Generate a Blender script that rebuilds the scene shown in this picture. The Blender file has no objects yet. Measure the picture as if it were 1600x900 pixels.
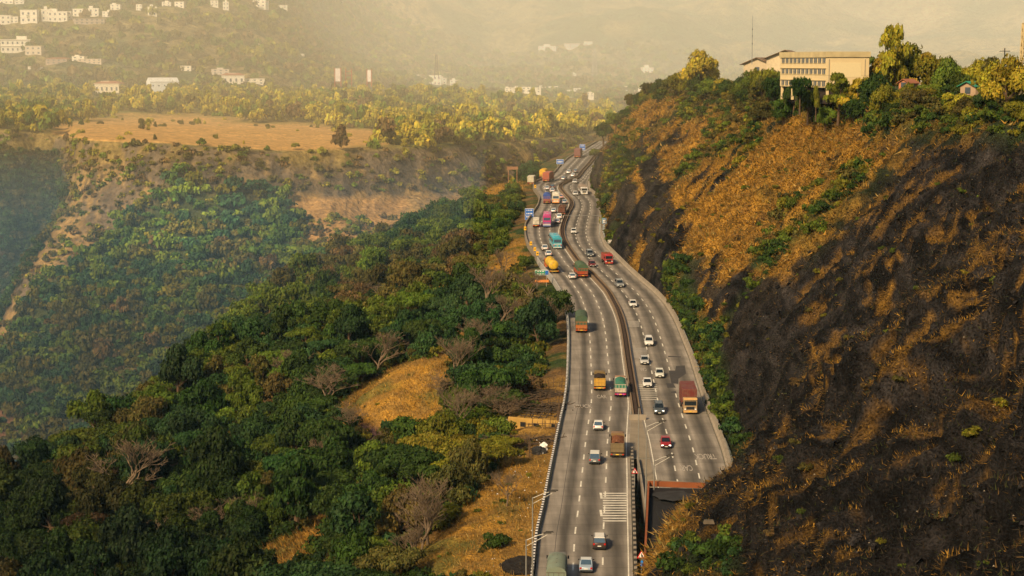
import bpy, bmesh, math, random
import numpy as np
from mathutils import Vector, Matrix
random.seed(7); RNG = np.random.default_rng(7)
S = bpy.context.scene; COL = S.collection
R_ = math.radians
# ---------------------------------------------------------------- camera model
FPX = 2700.0; PITCH = math.atan(350/FPX); CAMZ = 70.0
CP, SP = math.cos(PITCH), math.sin(PITCH)
def P(px, py, D):
    px, py, D = np.asarray(px, float), np.asarray(py, float), np.asarray(D, float)
    u = (px-800)/FPX; v = (450-py)/FPX
    return np.stack(np.broadcast_arrays(D*u, D*(CP+v*SP), CAMZ+D*(-SP+v*CP)), -1)
def proj(p):
    x, y, z = p[..., 0], p[..., 1], p[..., 2]-CAMZ
    D = y*CP - z*SP; v = (y*SP+z*CP)/D
    return 800+FPX*x/D, 450-FPX*v, D
def Droad(py): return 202500.0/(np.asarray(py, float)+23)
_a, _b = P(800, 890, Droad(890)), P(800, 300, Droad(300))
RS = (_b[2]-_a[2])/(_b[1]-_a[1]); R0 = _a[2]-RS*_a[1]
def zr(y): return R0+RS*y                      # road plane height
def edge(pts):
    pts = sorted(pts, key=lambda q: q[1]); a = np.array(pts, float)
    w = P(a[:, 0], a[:, 1], Droad(a[:, 1]))
    o = np.argsort(w[:, 1]); ys, xs = w[o, 1], w[o, 0]
    # smooth a linear interpolation into a curve
    yy = np.arange(120, 1000, 1.5); xx = np.interp(yy, ys, xs)
    lo = yy < ys[0]; sl = (xs[1]-xs[0])/(ys[1]-ys[0]); xx[lo] = xs[0]+sl*(yy[lo]-ys[0])
    hi = yy > ys[-1]; sl = (xs[-1]-xs[-2])/(ys[-1]-ys[-2]); xx[hi] = xs[-1]+sl*(yy[hi]-ys[-1])
    k = np.hanning(13); k /= k.sum(); xs2 = np.convolve(np.pad(xx, 6, 'edge'), k, 'valid')
    return lambda y: np.interp(y, yy, xs2)
XL = edge([(836,897),(842,835),(852,795),(861,745),(870,700),(877,665),(884,635),(888,605),(889.5,567),(890,530),(889,500),(886,480),(880,460),(866,437),(847,415),(837,397),(826,382),(822,367),(822,352),(830,340),(842,322),(845,310),(841,302),(834,294),(836,286),(852,279),(866,272),(876,260),(890,247),(915,233),(927,226)])
_med = [(910,269),(902,280),(888,284.5),(876,290),(875,295),(882,304),(892,314),(894,322),(887,335),(881,350),(878,362),(880,375),(887,387),(903,410),(927,432),(950,457),(965,485),(972,505),(977,530),(981,560),(986,592),(992,630),(995,652)]
_far = [(920,258),(930,245),(940,235),(950,226)]
XM = edge(_med+_far)
_mlow = [(m[0]-3.0*(m[1]+23)/400, m[1]) for m in _med+_far if m[1] < 645]
XA = edge(_mlow+[(985,662),(983.5,700),(985,725),(986,782),(989,897)])       # right edge of the left carriageway
_mr = [(m[0]+3.0*(m[1]+23)/400, m[1]) for m in _med+_far if m[1] < 645]
XB = edge(_mr+[(1002,655),(1011,690),(1020,742),(1035,817),(1046,880)])        # left edge of the right carriageway
XR = edge([(1150,800),(1127,705),(1110,660),(1097,627),(1090,605),(1084,585),(1075,557),(1062,525),(1052,500),(1037,475),(1020,457),(1000,440),(980,422),(960,402),(943,385),(936,366),(937,350),(940,330),(938,314),(930,306),(921,300),(917,287),(921,275),(935,262),(950,250),(960,238),(972,226)])
VILLAS = [(5, 38, 24, 14), (22, 36, 12, 10), (45, 36, 26, 20), (72, 33, 14, 18), (90, 34, 30, 16), (106, 30, 10, 12), (122, 26, 18, 12), (146, 26, 16, 13), (166, 27, 13, 9), (10, 6, 22, 10), (30, 6, 14, 8)]
CLEAR = VILLAS+[(140, 38, 46, 9), (180, 15, 16, 8), (217, 16, 9, 9), (238, 25, 14, 14), (260, 10, 14, 7), (280, 12, 16, 9), (335, 10, 12, 9), (353, 15, 9, 12), (404, 11, 24, 10), (440, 13, 18, 5), (24, 82, 44, 20), (52, 86, 26, 14), (88, 100, 34, 8), (122, 96, 20, 8), (140, 100, 40, 8), (232, 143, 56, 20), (167, 146, 40, 15), (365, 132, 34, 14), (345, 116, 26, 8), (398, 132, 30, 9), (290, 112, 18, 9), (528, 131, 8, 14), (545, 131, 8, 14), (577, 131, 8, 14), (680, 133, 22, 12), (700, 132, 26, 9), (820, 144, 50, 8), (880, 156, 40, 10), (917, 173, 24, 5)]
def cleared(x, y): return any(abs(x-a) < c/2+3 and b-1 < y < b+13 for a, b, c, d in CLEAR)
# ---------------------------------------------------------------- noise
def _h(i, j, k, s):
    n = (i.astype(np.int64)*73856093) ^ (j.astype(np.int64)*19349663) ^ (k.astype(np.int64)*83492791) ^ (s*2654435)
    n = (n ^ (n >> 13)) * 1274126177 & 0xffffffff
    n = (n ^ (n >> 16)) & 0xffffff
    return n/float(0xffffff)
def vn(x, y, z, s=0):
    x, y, z = np.broadcast_arrays(x, y, z)
    i, j, k = np.floor(x), np.floor(y), np.floor(z); f = [x-i, y-j, z-k]; f = [t*t*(3-2*t) for t in f]
    o = 0
    for a in (0, 1):
        for b in (0, 1):
            for c in (0, 1):
                o = o + _h(i+a, j+b, k+c, s)*(f[0] if a else 1-f[0])*(f[1] if b else 1-f[1])*(f[2] if c else 1-f[2])
    return o
def fbm(x, y, z, sc, octv=4, s=0, g=.5):
    o = 0; a = 1; t = 0; q = 1/sc
    for n in range(octv):
        o = o+a*vn(x*q+7.3*n, y*q+3.1*n, z*q+5.7*n, s+n); t += a; a *= g; q *= 2.03
    return o/t
def sst(x, a, b):
    t = np.clip((x-a)/(b-a), 0, 1); return t*t*(3-2*t)
def poly_in(px, py, poly, soft=0):
    n = len(poly); ins = np.zeros(np.shape(px), bool)
    for i in range(n):
        x1, y1 = poly[i]; x2, y2 = poly[(i+1) % n]
        c = ((y1 > py) != (y2 > py)) & (px < (x2-x1)*(py-y1)/((y2-y1) or 1e-9)+x1)
        ins ^= c
    return ins
def line_d(px, py, pts):
    d = np.full(np.shape(px), 1e9)
    for (x1, y1), (x2, y2) in zip(pts, pts[1:]):
        dx, dy = x2-x1, y2-y1; t = np.clip(((px-x1)*dx+(py-y1)*dy)/(dx*dx+dy*dy+1e-9), 0, 1)
        d = np.minimum(d, np.hypot(px-x1-t*dx, py-y1-t*dy))
    return d
def polym(px, py, poly, w):                     # soft polygon mask
    d = line_d(px, py, poly+[poly[0]]); i = poly_in(px, py, poly)
    return np.clip(.5+np.where(i, d, -d)/(2*w), 0, 1)
def mixc(a, b, t):
    t = np.clip(t, 0, 1)[..., None]; return a*(1-t)+np.asarray(b)*t
# ---------------------------------------------------------------- materials
def nodes(name):
    m = bpy.data.materials.new(name); m.use_nodes = True
    nt = m.node_tree; b = nt.nodes['Principled BSDF']; return m, nt, b
def N(nt, t, **k):
    n = nt.nodes.new(t)
    for a, v in k.items(): setattr(n, a, v)
    return n
def plain(name, col, rough=.7, metal=0, var=.25, scale=3.0, emis=None, bump=0, spec=.3):
    m, nt, b = nodes(name); L = nt.links.new
    b.inputs['Roughness'].default_value = rough; b.inputs['Metallic'].default_value = metal
    b.inputs['Specular IOR Level'].default_value = spec
    if emis:
        b.inputs['Emission Color'].default_value = (*col, 1); b.inputs['Emission Strength'].default_value = emis
    tc = N(nt, 'ShaderNodeTexCoord'); no = N(nt, 'ShaderNodeTexNoise'); no.inputs['Scale'].default_value = scale
    no.inputs['Detail'].default_value = 5; L(tc.outputs['Object'], no.inputs['Vector'])
    cr = N(nt, 'ShaderNodeMapRange'); cr.inputs[3].default_value = 1-var; cr.inputs[4].default_value = 1+var
    L(no.outputs['Fac'], cr.inputs[0])
    mx = N(nt, 'ShaderNodeVectorMath', operation='SCALE'); mx.inputs[0].default_value = col
    L(cr.outputs[0], mx.inputs['Scale']); L(mx.outputs[0], b.inputs['Base Color'])
    if bump:
        bp = N(nt, 'ShaderNodeBump'); bp.inputs['Distance'].default_value = bump
        L(no.outputs['Fac'], bp.inputs['Height']); L(bp.outputs[0], b.inputs['Normal'])
    return m
def paint(name, rough=.35, metal=0.0, dirt=.3):       # takes its colour from the object's own colour
    m, nt, b = nodes(name); L = nt.links.new
    b.inputs['Roughness'].default_value = rough; b.inputs['Metallic'].default_value = metal
    oi = N(nt, 'ShaderNodeObjectInfo'); tc = N(nt, 'ShaderNodeTexCoord'); no = N(nt, 'ShaderNodeTexNoise')
    no.inputs['Scale'].default_value = 1.3; no.inputs['Detail'].default_value = 6; L(tc.outputs['Object'], no.inputs['Vector'])
    mp = N(nt, 'ShaderNodeMapRange'); mp.inputs[1].default_value = .42; mp.inputs[2].default_value = .75; mp.inputs[4].default_value = dirt
    L(no.outputs['Fac'], mp.inputs[0])
    mx = N(nt, 'ShaderNodeMix', data_type='RGBA'); mx.inputs[7].default_value = (.16, .12, .08, 1)
    L(mp.outputs[0], mx.inputs[0]); L(oi.outputs['Color'], mx.inputs[6]); L(mx.outputs[2], b.inputs['Base Color'])
    return m
def foliage_mat(name, rough=.65, transl=.25):
    m, nt, b = nodes(name); L = nt.links.new
    at = N(nt, 'ShaderNodeAttribute', attribute_name='tint'); oi = N(nt, 'ShaderNodeObjectInfo')
    mx = N(nt, 'ShaderNodeMix', data_type='RGBA', blend_type='MULTIPLY'); mx.inputs[0].default_value = 1
    L(at.outputs['Color'], mx.inputs[6]); L(oi.outputs['Color'], mx.inputs[7])
    L(mx.outputs[2], b.inputs['Base Color']); b.inputs['Roughness'].default_value = rough; b.inputs['Specular IOR Level'].default_value = .15
    tr = N(nt, 'ShaderNodeBsdfTranslucent'); L(mx.outputs[2], tr.inputs['Color'])
    ms = N(nt, 'ShaderNodeMixShader'); ms.inputs[0].default_value = transl
    L(b.outputs[0], ms.inputs[1]); L(tr.outputs[0], ms.inputs[2]); L(ms.outputs[0], nt.nodes['Material Output'].inputs['Surface'])
    return m
def terrain_mat(name, sc=.6, amt=.55, bump=.6, sc2=3.0, stretch=(1, 1, 1), rot=(0, 0, 0)):
    m, nt, b = nodes(name); L = nt.links.new
    b.inputs['Roughness'].default_value = .95; b.inputs['Specular IOR Level'].default_value = .1
    at = N(nt, 'ShaderNodeAttribute', attribute_name='tint'); tc = N(nt, 'ShaderNodeTexCoord')
    mp = N(nt, 'ShaderNodeMapping'); mp.inputs['Scale'].default_value = stretch; mp.inputs['Rotation'].default_value = rot
    L(tc.outputs['Object'], mp.inputs[0])
    n1 = N(nt, 'ShaderNodeTexNoise'); n1.inputs['Scale'].default_value = sc; n1.inputs['Detail'].default_value = 8; n1.inputs['Roughness'].default_value = .7
    n2 = N(nt, 'ShaderNodeTexNoise'); n2.inputs['Scale'].default_value = sc2; n2.inputs['Detail'].default_value = 4
    L(mp.outputs[0], n1.inputs['Vector']); L(mp.outputs[0], n2.inputs['Vector'])
    ad = N(nt, 'ShaderNodeMath', operation='MULTIPLY'); L(n1.outputs['Fac'], ad.inputs[0]); L(n2.outputs['Fac'], ad.inputs[1])
    mr = N(nt, 'ShaderNodeMapRange'); mr.inputs[1].default_value = .12; mr.inputs[2].default_value = .4
    mr.inputs[3].default_value = 1-amt; mr.inputs[4].default_value = 1+amt; mr.clamp = False
    L(ad.outputs[0], mr.inputs[0])
    cl = N(nt, 'ShaderNodeMath', operation='MAXIMUM'); cl.inputs[1].default_value = .15; L(mr.outputs[0], cl.inputs[0])
    vs = N(nt, 'ShaderNodeVectorMath', operation='SCALE'); L(at.outputs['Color'], vs.inputs[0]); L(cl.outputs[0], vs.inputs['Scale'])
    L(vs.outputs[0], b.inputs['Base Color'])
    bp = N(nt, 'ShaderNodeBump'); bp.inputs['Distance'].default_value = bump; bp.inputs['Strength'].default_value = 1
    L(ad.outputs[0], bp.inputs['Height']); L(bp.outputs[0], b.inputs['Normal'])
    return m
# ---------------------------------------------------------------- mesh helpers
def set_tint(me, cols):
    a = me.attributes.new('tint', 'FLOAT_COLOR', 'POINT')
    c = np.ones((len(me.vertices), 4), np.float32); c[:, :3] = cols; a.data.foreach_set('color', c.ravel())
def np_mesh(name, V, F, mat, tint=None, smooth=False, parent=None):
    me = bpy.data.meshes.new(name); V = np.ascontiguousarray(V, np.float32).reshape(-1, 3); F = np.ascontiguousarray(F, np.int32)
    k = F.shape[1]; me.vertices.add(len(V)); me.vertices.foreach_set('co', V.ravel())
    me.loops.add(F.size); me.loops.foreach_set('vertex_index', F.ravel()); me.polygons.add(len(F))
    me.polygons.foreach_set('loop_start', np.arange(0, F.size, k, dtype=np.int32))
    me.polygons.foreach_set('use_smooth', np.full(len(F), smooth))
    me.update(calc_edges=True)
    if tint is not None: set_tint(me, tint)
    if mat: me.materials.append(mat)
    o = bpy.data.objects.new(name, me); COL.objects.link(o)
    if parent: o.parent = parent
    return o
def grid_faces(nr, nc):
    i = np.arange(nr*nc).reshape(nr, nc)
    return np.stack([i[:-1, :-1], i[:-1, 1:], i[1:, 1:], i[1:, :-1]], -1).reshape(-1, 4)
def normals(G):
    a = np.gradient(G, axis=0); b = np.gradient(G, axis=1); n = np.cross(a, b)
    n /= np.linalg.norm(n, axis=-1, keepdims=True)+1e-9
    return np.where(n[..., 2:3] < 0, -n, n)
def cr(A, n):
    k = len(A); t = np.linspace(0, k-1, n); i = np.minimum(t.astype(int), k-2); f = (t-i).reshape(-1, *([1]*(A.ndim-1)))
    Pd = np.concatenate([[2*A[0]-A[1]], A, [2*A[-1]-A[-2]]]); a, b, c, d = Pd[i], Pd[i+1], Pd[i+2], Pd[i+3]
    return .5*((2*b)+(-a+c)*f+(2*a-5*b+4*c-d)*f*f+(-a+3*b-3*c+d)*f**3)
def tag(o, label=None, cat=None, group=None, kind=None):
    if label: o['label'] = label
    if cat: o['category'] = cat
    if group: o['group'] = group
    if kind: o['kind'] = kind
    return o
def empty(name, loc=(0, 0, 0), rz=0):
    o = bpy.data.objects.new(name, None); COL.objects.link(o); o.location = loc; o.rotation_euler = (0, 0, rz); o.empty_display_size = .5
    return o
class MB:
    def __init__(s): s.v = []; s.f = []; s.m = []
    def add(s, v, f, m=0):
        b = len(s.v); s.v += [tuple(q) for q in v]; s.f += [tuple(b+i for i in q) for q in f]; s.m += [m]*len(f); return s
    def box(s, c, d, m=0, top=(1, 1), sh=(0, 0)):       # top = taper of the top face, sh = its shift
        x, y, z = c; a, b, h = d[0]/2, d[1]/2, d[2]/2; v = []
        for k, (tx, ty, ox, oy) in ((-1, (1, 1, 0, 0)), (1, (top[0], top[1], sh[0], sh[1]))):
            for i, j in ((-1, -1), (1, -1), (1, 1), (-1, 1)): v.append((x+i*a*tx+ox, y+j*b*ty+oy, z+k*h))
        return s.add(v, [(0, 3, 2, 1), (4, 5, 6, 7), (0, 1, 5, 4), (1, 2, 6, 5), (2, 3, 7, 6), (3, 0, 4, 7)], m)
    def loft(s, rings, m=0, cap=True):
        n = len(rings[0]); v = [p for r in rings for p in r]; f = []
        for i in range(len(rings)-1):
            for j in range(n): f.append((i*n+j, i*n+(j+1) % n, (i+1)*n+(j+1) % n, (i+1)*n+j))
        if cap: f.append(tuple(range(n))[::-1]); f.append(tuple((len(rings)-1)*n+j for j in range(n)))
        return s.add(v, f, m)
    def tube(s, pts, r, n=6, m=0, cap=True):
        pts = [Vector(p) for p in pts]; r = r if isinstance(r, (list, tuple)) else [r]*len(pts); rings = []
        for i, p in enumerate(pts):
            d = (pts[min(i+1, len(pts)-1)]-pts[max(i-1, 0)]).normalized()
            a = d.orthogonal().normalized() if abs(d.z) > .95 else d.cross(Vector((0, 0, 1))).normalized(); b = d.cross(a)
            rings.append([p+(a*math.cos(t)+b*math.sin(t))*r[i] for t in [2*math.pi*k/n for k in range(n)]])
        return s.loft([[tuple(q) for q in g] for g in rings], m, cap)
    def cyl(s, c, r, w, axis='x', n=16, m=0):
        x, y, z = c; h = w/2
        e = {'x': ((h, 0, 0)), 'y': ((0, h, 0)), 'z': ((0, 0, h))}[axis]
        return s.tube([(x-e[0], y-e[1], z-e[2]), (x+e[0], y+e[1], z+e[2])], r, n, m)
    def build(s, name, mats, parent=None, smooth=False, bevel=0):
        me = bpy.data.meshes.new(name); me.from_pydata(s.v, [], s.f)
        mats = mats if isinstance(mats, (list, tuple)) else [mats]
        for q in mats: me.materials.append(q)
        if len(mats) > 1: me.polygons.foreach_set('material_index', s.m)
        bm = bmesh.new(); bm.from_mesh(me)
        if bevel:
            bmesh.ops.remove_doubles(bm, verts=bm.verts, dist=1e-5)
            bmesh.ops.bevel(bm, geom=[e for e in bm.edges if len(e.link_faces) == 2 and e.calc_face_angle(0) > .5], offset=bevel, segments=2, affect='EDGES', profile=.6)
        bmesh.ops.recalc_face_normals(bm, faces=bm.faces); bm.to_mesh(me); bm.free()
        if smooth:
            me.polygons.foreach_set('use_smooth', [True]*len(me.polygons))
            try: me.set_sharp_from_angle(angle=R_(38))
            except Exception: pass
        o = bpy.data.objects.new(name, me); COL.objects.link(o)
        if parent: o.parent = parent
        return o
KIDS = {}
def kids(o): return [c for c in o.children]
def copy_tree(o, parent=None):
    c = o.copy(); COL.objects.link(c); c.parent = parent
    for ch in kids(o): copy_tree(ch, c)
    return c
SUN_AZ = 212; SUN_STR = 5.8; SUN_ANG = 9; SKY_STR = .06; SUN_COL = (1, .73, .40)
# haze: (x range, y range, z range, density, colour, anisotropy, glow at full depth, glow colour)
HAZE = [(-4500, 4500, -300, 440, -400, 500, .00004, (.4, .7, 1), 0, 0, None), (-4500, -12, 470, 900, -400, 30, .00060, (.50, .74, .92), 0, .145, (.30, .64, .84)),
        (-4500, 4500, 440.5, 900, 30.5, 500, .00038, (1, .86, .58), 0, .22, (1, .82, .50)),
        (-4500, 4500, 900.5, 9000, -400, 500, .00048, (1, .88, .62), 0, .28, (1, .87, .56))]
# ================================================================= TERRAIN
M_ground = terrain_mat('slope_soil', .35, .55, .8, 2.5)
M_cliff = terrain_mat('cliff_rock_and_grass', .3, 1.0, 1.8, 3.6)
M_far = terrain_mat('far_slope', .12, .45, 2.5, .5)
M_mount = terrain_mat('mountain_forest', .03, .6, 14, .12)
GOLD = np.array([.42, .23, .04]); GOLD2 = np.array([.36, .20, .06]); ROCK = np.array([.0085, .0078, .0082]); ROCKF = np.array([.115, .088, .06])
GRN = np.array([.035, .06, .018]); SOIL = np.array([.12, .075, .035]); OCHRE = np.array([.34, .20, .055])
# ---- near left slope: rows along world y, columns going left from the road edge
ys = np.concatenate([np.arange(150, 420, .9), np.arange(420, 860, 1.4)])
dxs = np.concatenate([np.arange(0, 12, .6), np.arange(12, 60, .9), np.arange(60, 150, 1.5), np.arange(150, 330, 6)])
Yg, DX = np.meshgrid(ys, dxs, indexing='ij')
B = np.interp(Yg, [150, 350, 400, 430, 460, 500, 550, 600, 620, 650, 700, 860], [170, 160, 130, 108, 92, 84, 80, 64, 42, 24, 16, 14])
slope = np.interp(Yg, [150, 300, 400, 600], [.36, .34, .32, .27])
bench = 9*sst(-Yg, -330, -250)+1.5
zp = -.9 - .06*np.minimum(DX, bench) - slope*np.clip(np.minimum(DX, B)-bench, 0, None) - .95*np.clip(DX-B, 0, None)
zp += 9.5*np.exp(-(((DX-31-(Yg-352)*-.18)/17)**2+((Yg-352)/26)**2))*sst(DX, 6, 18)
zp += 5*np.exp(-(((DX-14)/8)**2+((Yg-640)/28)**2))
Xg = XL(Yg)-.55-DX
zp += (fbm(Xg, Yg, 0, 26, 4, 3)-.5)*7*sst(DX, 6, 30)+(fbm(Xg, Yg, 0, 5, 3, 5)-.5)*1.2*sst(DX, 1, 8)
NL = np.stack([Xg, Yg, zr(Yg)+zp], -1); NLn = normals(NL)
px, py, Dd = proj(NL)
f1 = fbm(Xg, Yg, 0, 9, 4, 11); f2 = fbm(Xg, Yg, 0, 2.2, 3, 12)
KNOLL = [(528,640),(560,606),(600,580),(650,562),(705,558),(700,610),(690,650),(640,670),(560,680)]
GR_POLYS = [KNOLL, [(590,905),(640,860),(700,820),(735,775),(770,735),(800,700),(870,690),(850,800),(840,905)],
            [(785,650),(880,640),(875,720),(790,730)], [(780,596),(870,596),(860,628),(790,630)],
            [(355,905),(420,850),(500,815),(520,830),(440,905)], [(745,420),(800,375),(820,372),(815,420),(770,450),(740,470)],
            [(690,555),(720,520),(760,480),(775,490),(740,545)], [(735,292),(775,278),(830,284),(800,300),(750,325)], [(660,450),(720,438),(730,455),(690,470)], [(395,742),(440,722),(450,740),(400,765)]]
def grassm(px, py, w=7):
    g = np.zeros(np.shape(px))
    for q in GR_POLYS: g = np.maximum(g, polym(px, py, q, w))
    return g
gm = grassm(px+(f1-.5)*40, py+(f2-.5)*25)
c = mixc(np.broadcast_to(SOIL, NL.shape), GRN, sst(f1, .35, .6))
c = mixc(c, GOLD2, sst(f2, .5, .75)*.35)
c = mixc(c, mixc(np.broadcast_to(GOLD, NL.shape), OCHRE*.8, sst(f2, .35, .7)), gm)
c = mixc(c, GRN*1.6, gm*sst(f1, .56, .7)*.7); ruin = polym(px, py, [(765,598),(890,598),(885,715),(750,720)], 9); c = mixc(c, np.array([.13, .085, .04]), ruin*sst(f2, .3, .55)); c = mixc(c, np.array([.46, .28, .07]), polym(px, py, [(800,640),(872,637),(870,662),(795,666)], 3)*.9); c = mixc(c, np.array([.42, .25, .06]), polym(px, py, [(775,672),(868,668),(868,676),(770,680)], 2)*.9)
c = mixc(c, np.array([.06, .035, .04]), polym(px, py, [(525,672),(560,655),(600,672),(590,705),(530,705)], 5))
c = mixc(c, OCHRE*.75, sst(-DX, -8, -1)*(Yg < 330)*.8)
terr_left = np_mesh('hillside', NL, grid_faces(*Xg.shape), M_ground, c.reshape(-1, 3), True)
tag(terr_left, kind='structure')
# ---- right cliff: rows by depth, columns from the foot to the crest and over the plateau
st = [ # D, foot px,py (None = road edge), crest px,py
 (92,(1050,1750),(2150,900)),(110,(1000,1500),(2050,740)),(130,(960,1330),(1950,520)),(150,(910,1200),(1900,400)),(170,(930,1060),(1860,320)),(190,(975,960),(1830,270)),(204,(1003,893),(1820,240)),
 (225,(1050,806),(1800,222)),(241,(1106,756),(1770,206)),(256,(1135,755),(1715,198)),(275,None,(1640,186)),(300,None,(1545,172)),(330,None,(1450,166)),(370,None,(1370,166)),
 (415,None,(1290,163)),(480,None,(1185,150)),(540,None,(1105,142)),(600,None,(1050,140)),(640,None,(1020,152)),(700,None,(985,172)),(760,None,(950,196)),(820,None,(955,207)),(900,None,(950,210))]
Ds = []; ft = []; cs = []
for D, fp, cp in st:
    if fp is None:
        pyr = 202500/D-23; w = P(800, pyr, D); x = float(XR(w[1]))+1.6; ft.append((x, w[1], w[2]-.5))
    else: ft.append(P(*fp, D))
    cs.append(P(*cp, D)); Ds.append(D)
Ds = np.array(Ds, float); ft = np.array(ft); cs = np.array(cs)
Dq = np.concatenate([np.arange(92, 300, .75), np.arange(300, 900, 1.0)])
FT = np.stack([np.interp(Dq, Ds, ft[:, k]) for k in range(3)], -1); CS = np.stack([np.interp(Dq, Ds, cs[:, k]) for k in range(3)], -1)
k = np.hanning(15); k /= k.sum()
for A in (CS,):
    for q in range(3): A[:, q] = np.convolve(np.pad(A[:, q], 7, 'edge' if q != 1 else 'reflect', **({} if q != 1 else {'reflect_type': 'odd'})), k, 'valid')
# exact foot where the road edge rules
wy = FT[:, 1]; m_ = Dq > 268
FT[m_, 0] = XR(wy[m_])+1.7; FT[m_, 2] = zr(wy[m_])-.5
tt = np.concatenate([np.linspace(0, 1, 190), 1+np.linspace(.01, 1, 45)**1.6])
fx = np.interp(tt, [0, .10, .28, .5, .75, 1], [0, .05, .16, .42, .70, 1.0]); fz = np.interp(tt, [0, .10, .28, .5, .75, 1], [0, .13, .33, .56, .78, 1.0])
near = sst(-Dq, -300, -250)[:, None]                       # the near spur is an even slope
T = np.minimum(tt, 1)[None, :]; FX = fx[None]*(1-near)+T*near; FZ = fz[None]*(1-near)+(T**.92)*near
over = np.clip(tt-1, 0, None)[None, :]
G = FT[:, None, :]*(1-np.stack([FX, T+0*FX, FZ], -1))+CS[:, None, :]*np.stack([FX, T+0*FX, FZ], -1)
G[..., 0] += over*260; G[..., 2] += over*6-over*over*4
Hh = (CS[:, 2]-FT[:, 2])[:, None]
n0 = normals(G)
u = Dq[:, None]+0*T; vv = T*Hh*1.4
x_, y_, z_ = G[..., 0], G[..., 1], G[..., 2]
rib = fbm(y_, z_*.22, 0, 7, 4, 21)-.5; big = fbm(x_, y_, z_, 38, 4, 22)-.5; fine = fbm(x_, y_, z_, 3.2, 4, 23, .6)-.5
ridg = np.abs(fbm(y_+z_*.25, z_*.3, x_*.3, 13, 3, 24)-.5)*2
amp = sst(T, 0, .12)*sst(1.0-T, -.02, .10)+.25*(over > 0)*0
G = G + n0*((rib*5+big*13-ridg*6+1.2-near*(np.abs(fbm(x_, y_, z_, 11, 4, 27)-.5)*18+2.0*sst(-T, -.3, -.1)-1.5*sst(T, .2, .4)))*amp+(fine*2.6+(fbm(x_, y_, z_, 1.3, 2, 26)-.5)*.9)*sst(T, 0, .06)*(1-.8*sst(over, 0, .1)))[..., None]
G[..., 2] += 0
CL = G; CLn = normals(G); cpx, cpy, cD = proj(CL)
s1 = fbm(u*1.0, vv*.28, 0, 4.5, 4, 31); s2 = fbm(u, vv*.3, 0, 14, 3, 32); s3 = fbm(u, vv*.5, 3, 1.7, 3, 33); s4 = fbm(x_, y_, z_, 20, 3, 34)
darkz = polym(cpx, cpy, [(1430,215),(1365,300),(1255,405),(1165,490),(1125,560),(1120,700),(1000,960),(1700,960),(1700,190)], 22)  # burnt black soil; its low albedo also carries the dark near tone
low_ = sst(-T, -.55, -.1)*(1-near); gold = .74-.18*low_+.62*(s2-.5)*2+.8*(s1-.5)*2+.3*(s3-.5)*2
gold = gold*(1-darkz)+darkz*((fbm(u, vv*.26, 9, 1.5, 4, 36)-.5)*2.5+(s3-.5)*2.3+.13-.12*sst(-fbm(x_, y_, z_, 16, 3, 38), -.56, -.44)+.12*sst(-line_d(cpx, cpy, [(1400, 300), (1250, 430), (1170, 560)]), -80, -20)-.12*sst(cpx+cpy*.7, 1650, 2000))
wall = sst(-T*Hh, -16, -7)*(1-near)*(s2 < .6)             # bare dark rock just above the road
wall2 = polym(cpx, cpy, [(1150,430),(1250,440),(1235,640),(1150,690),(1120,560)], 12)
for q in ([(1010,255),(1040,330),(1020,370)], [(960,240),(985,330)]): wall = np.maximum(wall, sst(-line_d(cpx, cpy, q), -26, -8)*.8)
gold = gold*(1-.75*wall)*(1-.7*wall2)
for q, w in (([(1060,430),(1075,500),(1110,560),(1120,640),(1150,690)], 26), ([(1370,225),(1290,320),(1200,400)], 14), ([(1180,400),(1130,450),(1090,480)], 16)):
    pass
green = sst(-line_d(cpx+(s4-.5)*30, cpy, [(1060,430),(1080,500),(1112,560),(1125,640),(1150,690)]), -30, -8)
green = np.maximum(green, sst(-line_d(cpx, cpy+(s4-.5)*30, [(1340,270),(1270,340),(1190,405)]), -26, -10)*.9)
crest = sst(T, .86, .97)*sst(s4+s2*.4, .45, .8)+sst(over, 0, .05)
green = np.maximum(green, crest); green = np.maximum(green, sst(s4, .52, .64)*.55*(1-darkz)); green = np.maximum(green, sst(cpx, 1340, 1420)*sst(-cpy, -245, -190)*sst(s4+.3*s1, .45, .7)*.8)
green = np.maximum(green, polym(cpx, cpy, [(1050,850),(1150,840),(1160,900),(1040,905)], 12)*.8)
base = mixc(np.broadcast_to(ROCK, CL.shape), ROCK*5.5+np.array([.004, .002, .001]), sst(s3, .45, .65)*.6+.4*sst(fbm(x_, y_, z_, 2.0, 4, 37, .65), .5, .62))
base = mixc(base, ROCK*5, sst(fbm(x_, y_, z_, 1.3, 3, 35), .56, .72)*.6)
base = mixc(base, ROCKF*.6, (1-darkz)*sst(s1, .4, .6)*.6)
c = mixc(base, mixc(np.broadcast_to(GOLD*1.0, CL.shape), np.array([.20, .11, .03]), sst(s3, .4, .75)*.8), sst(gold, .42, .62)*(1-.5*darkz))
c = mixc(c, GRN*1.1, green*.85); c = c*(1-.45*(darkz*sst(cpy, 450, 850))[..., None])  # last factor paints the slope darker downwards, like a vignette
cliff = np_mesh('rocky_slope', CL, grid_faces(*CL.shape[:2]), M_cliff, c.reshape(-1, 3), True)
tag(cliff, kind='structure'); CLgold = sst(gold, .35, .6)*(1-.8*green); CLgreen = green; CLT = T+over+0*CL[..., 0]; CLdark = darkz
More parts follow.
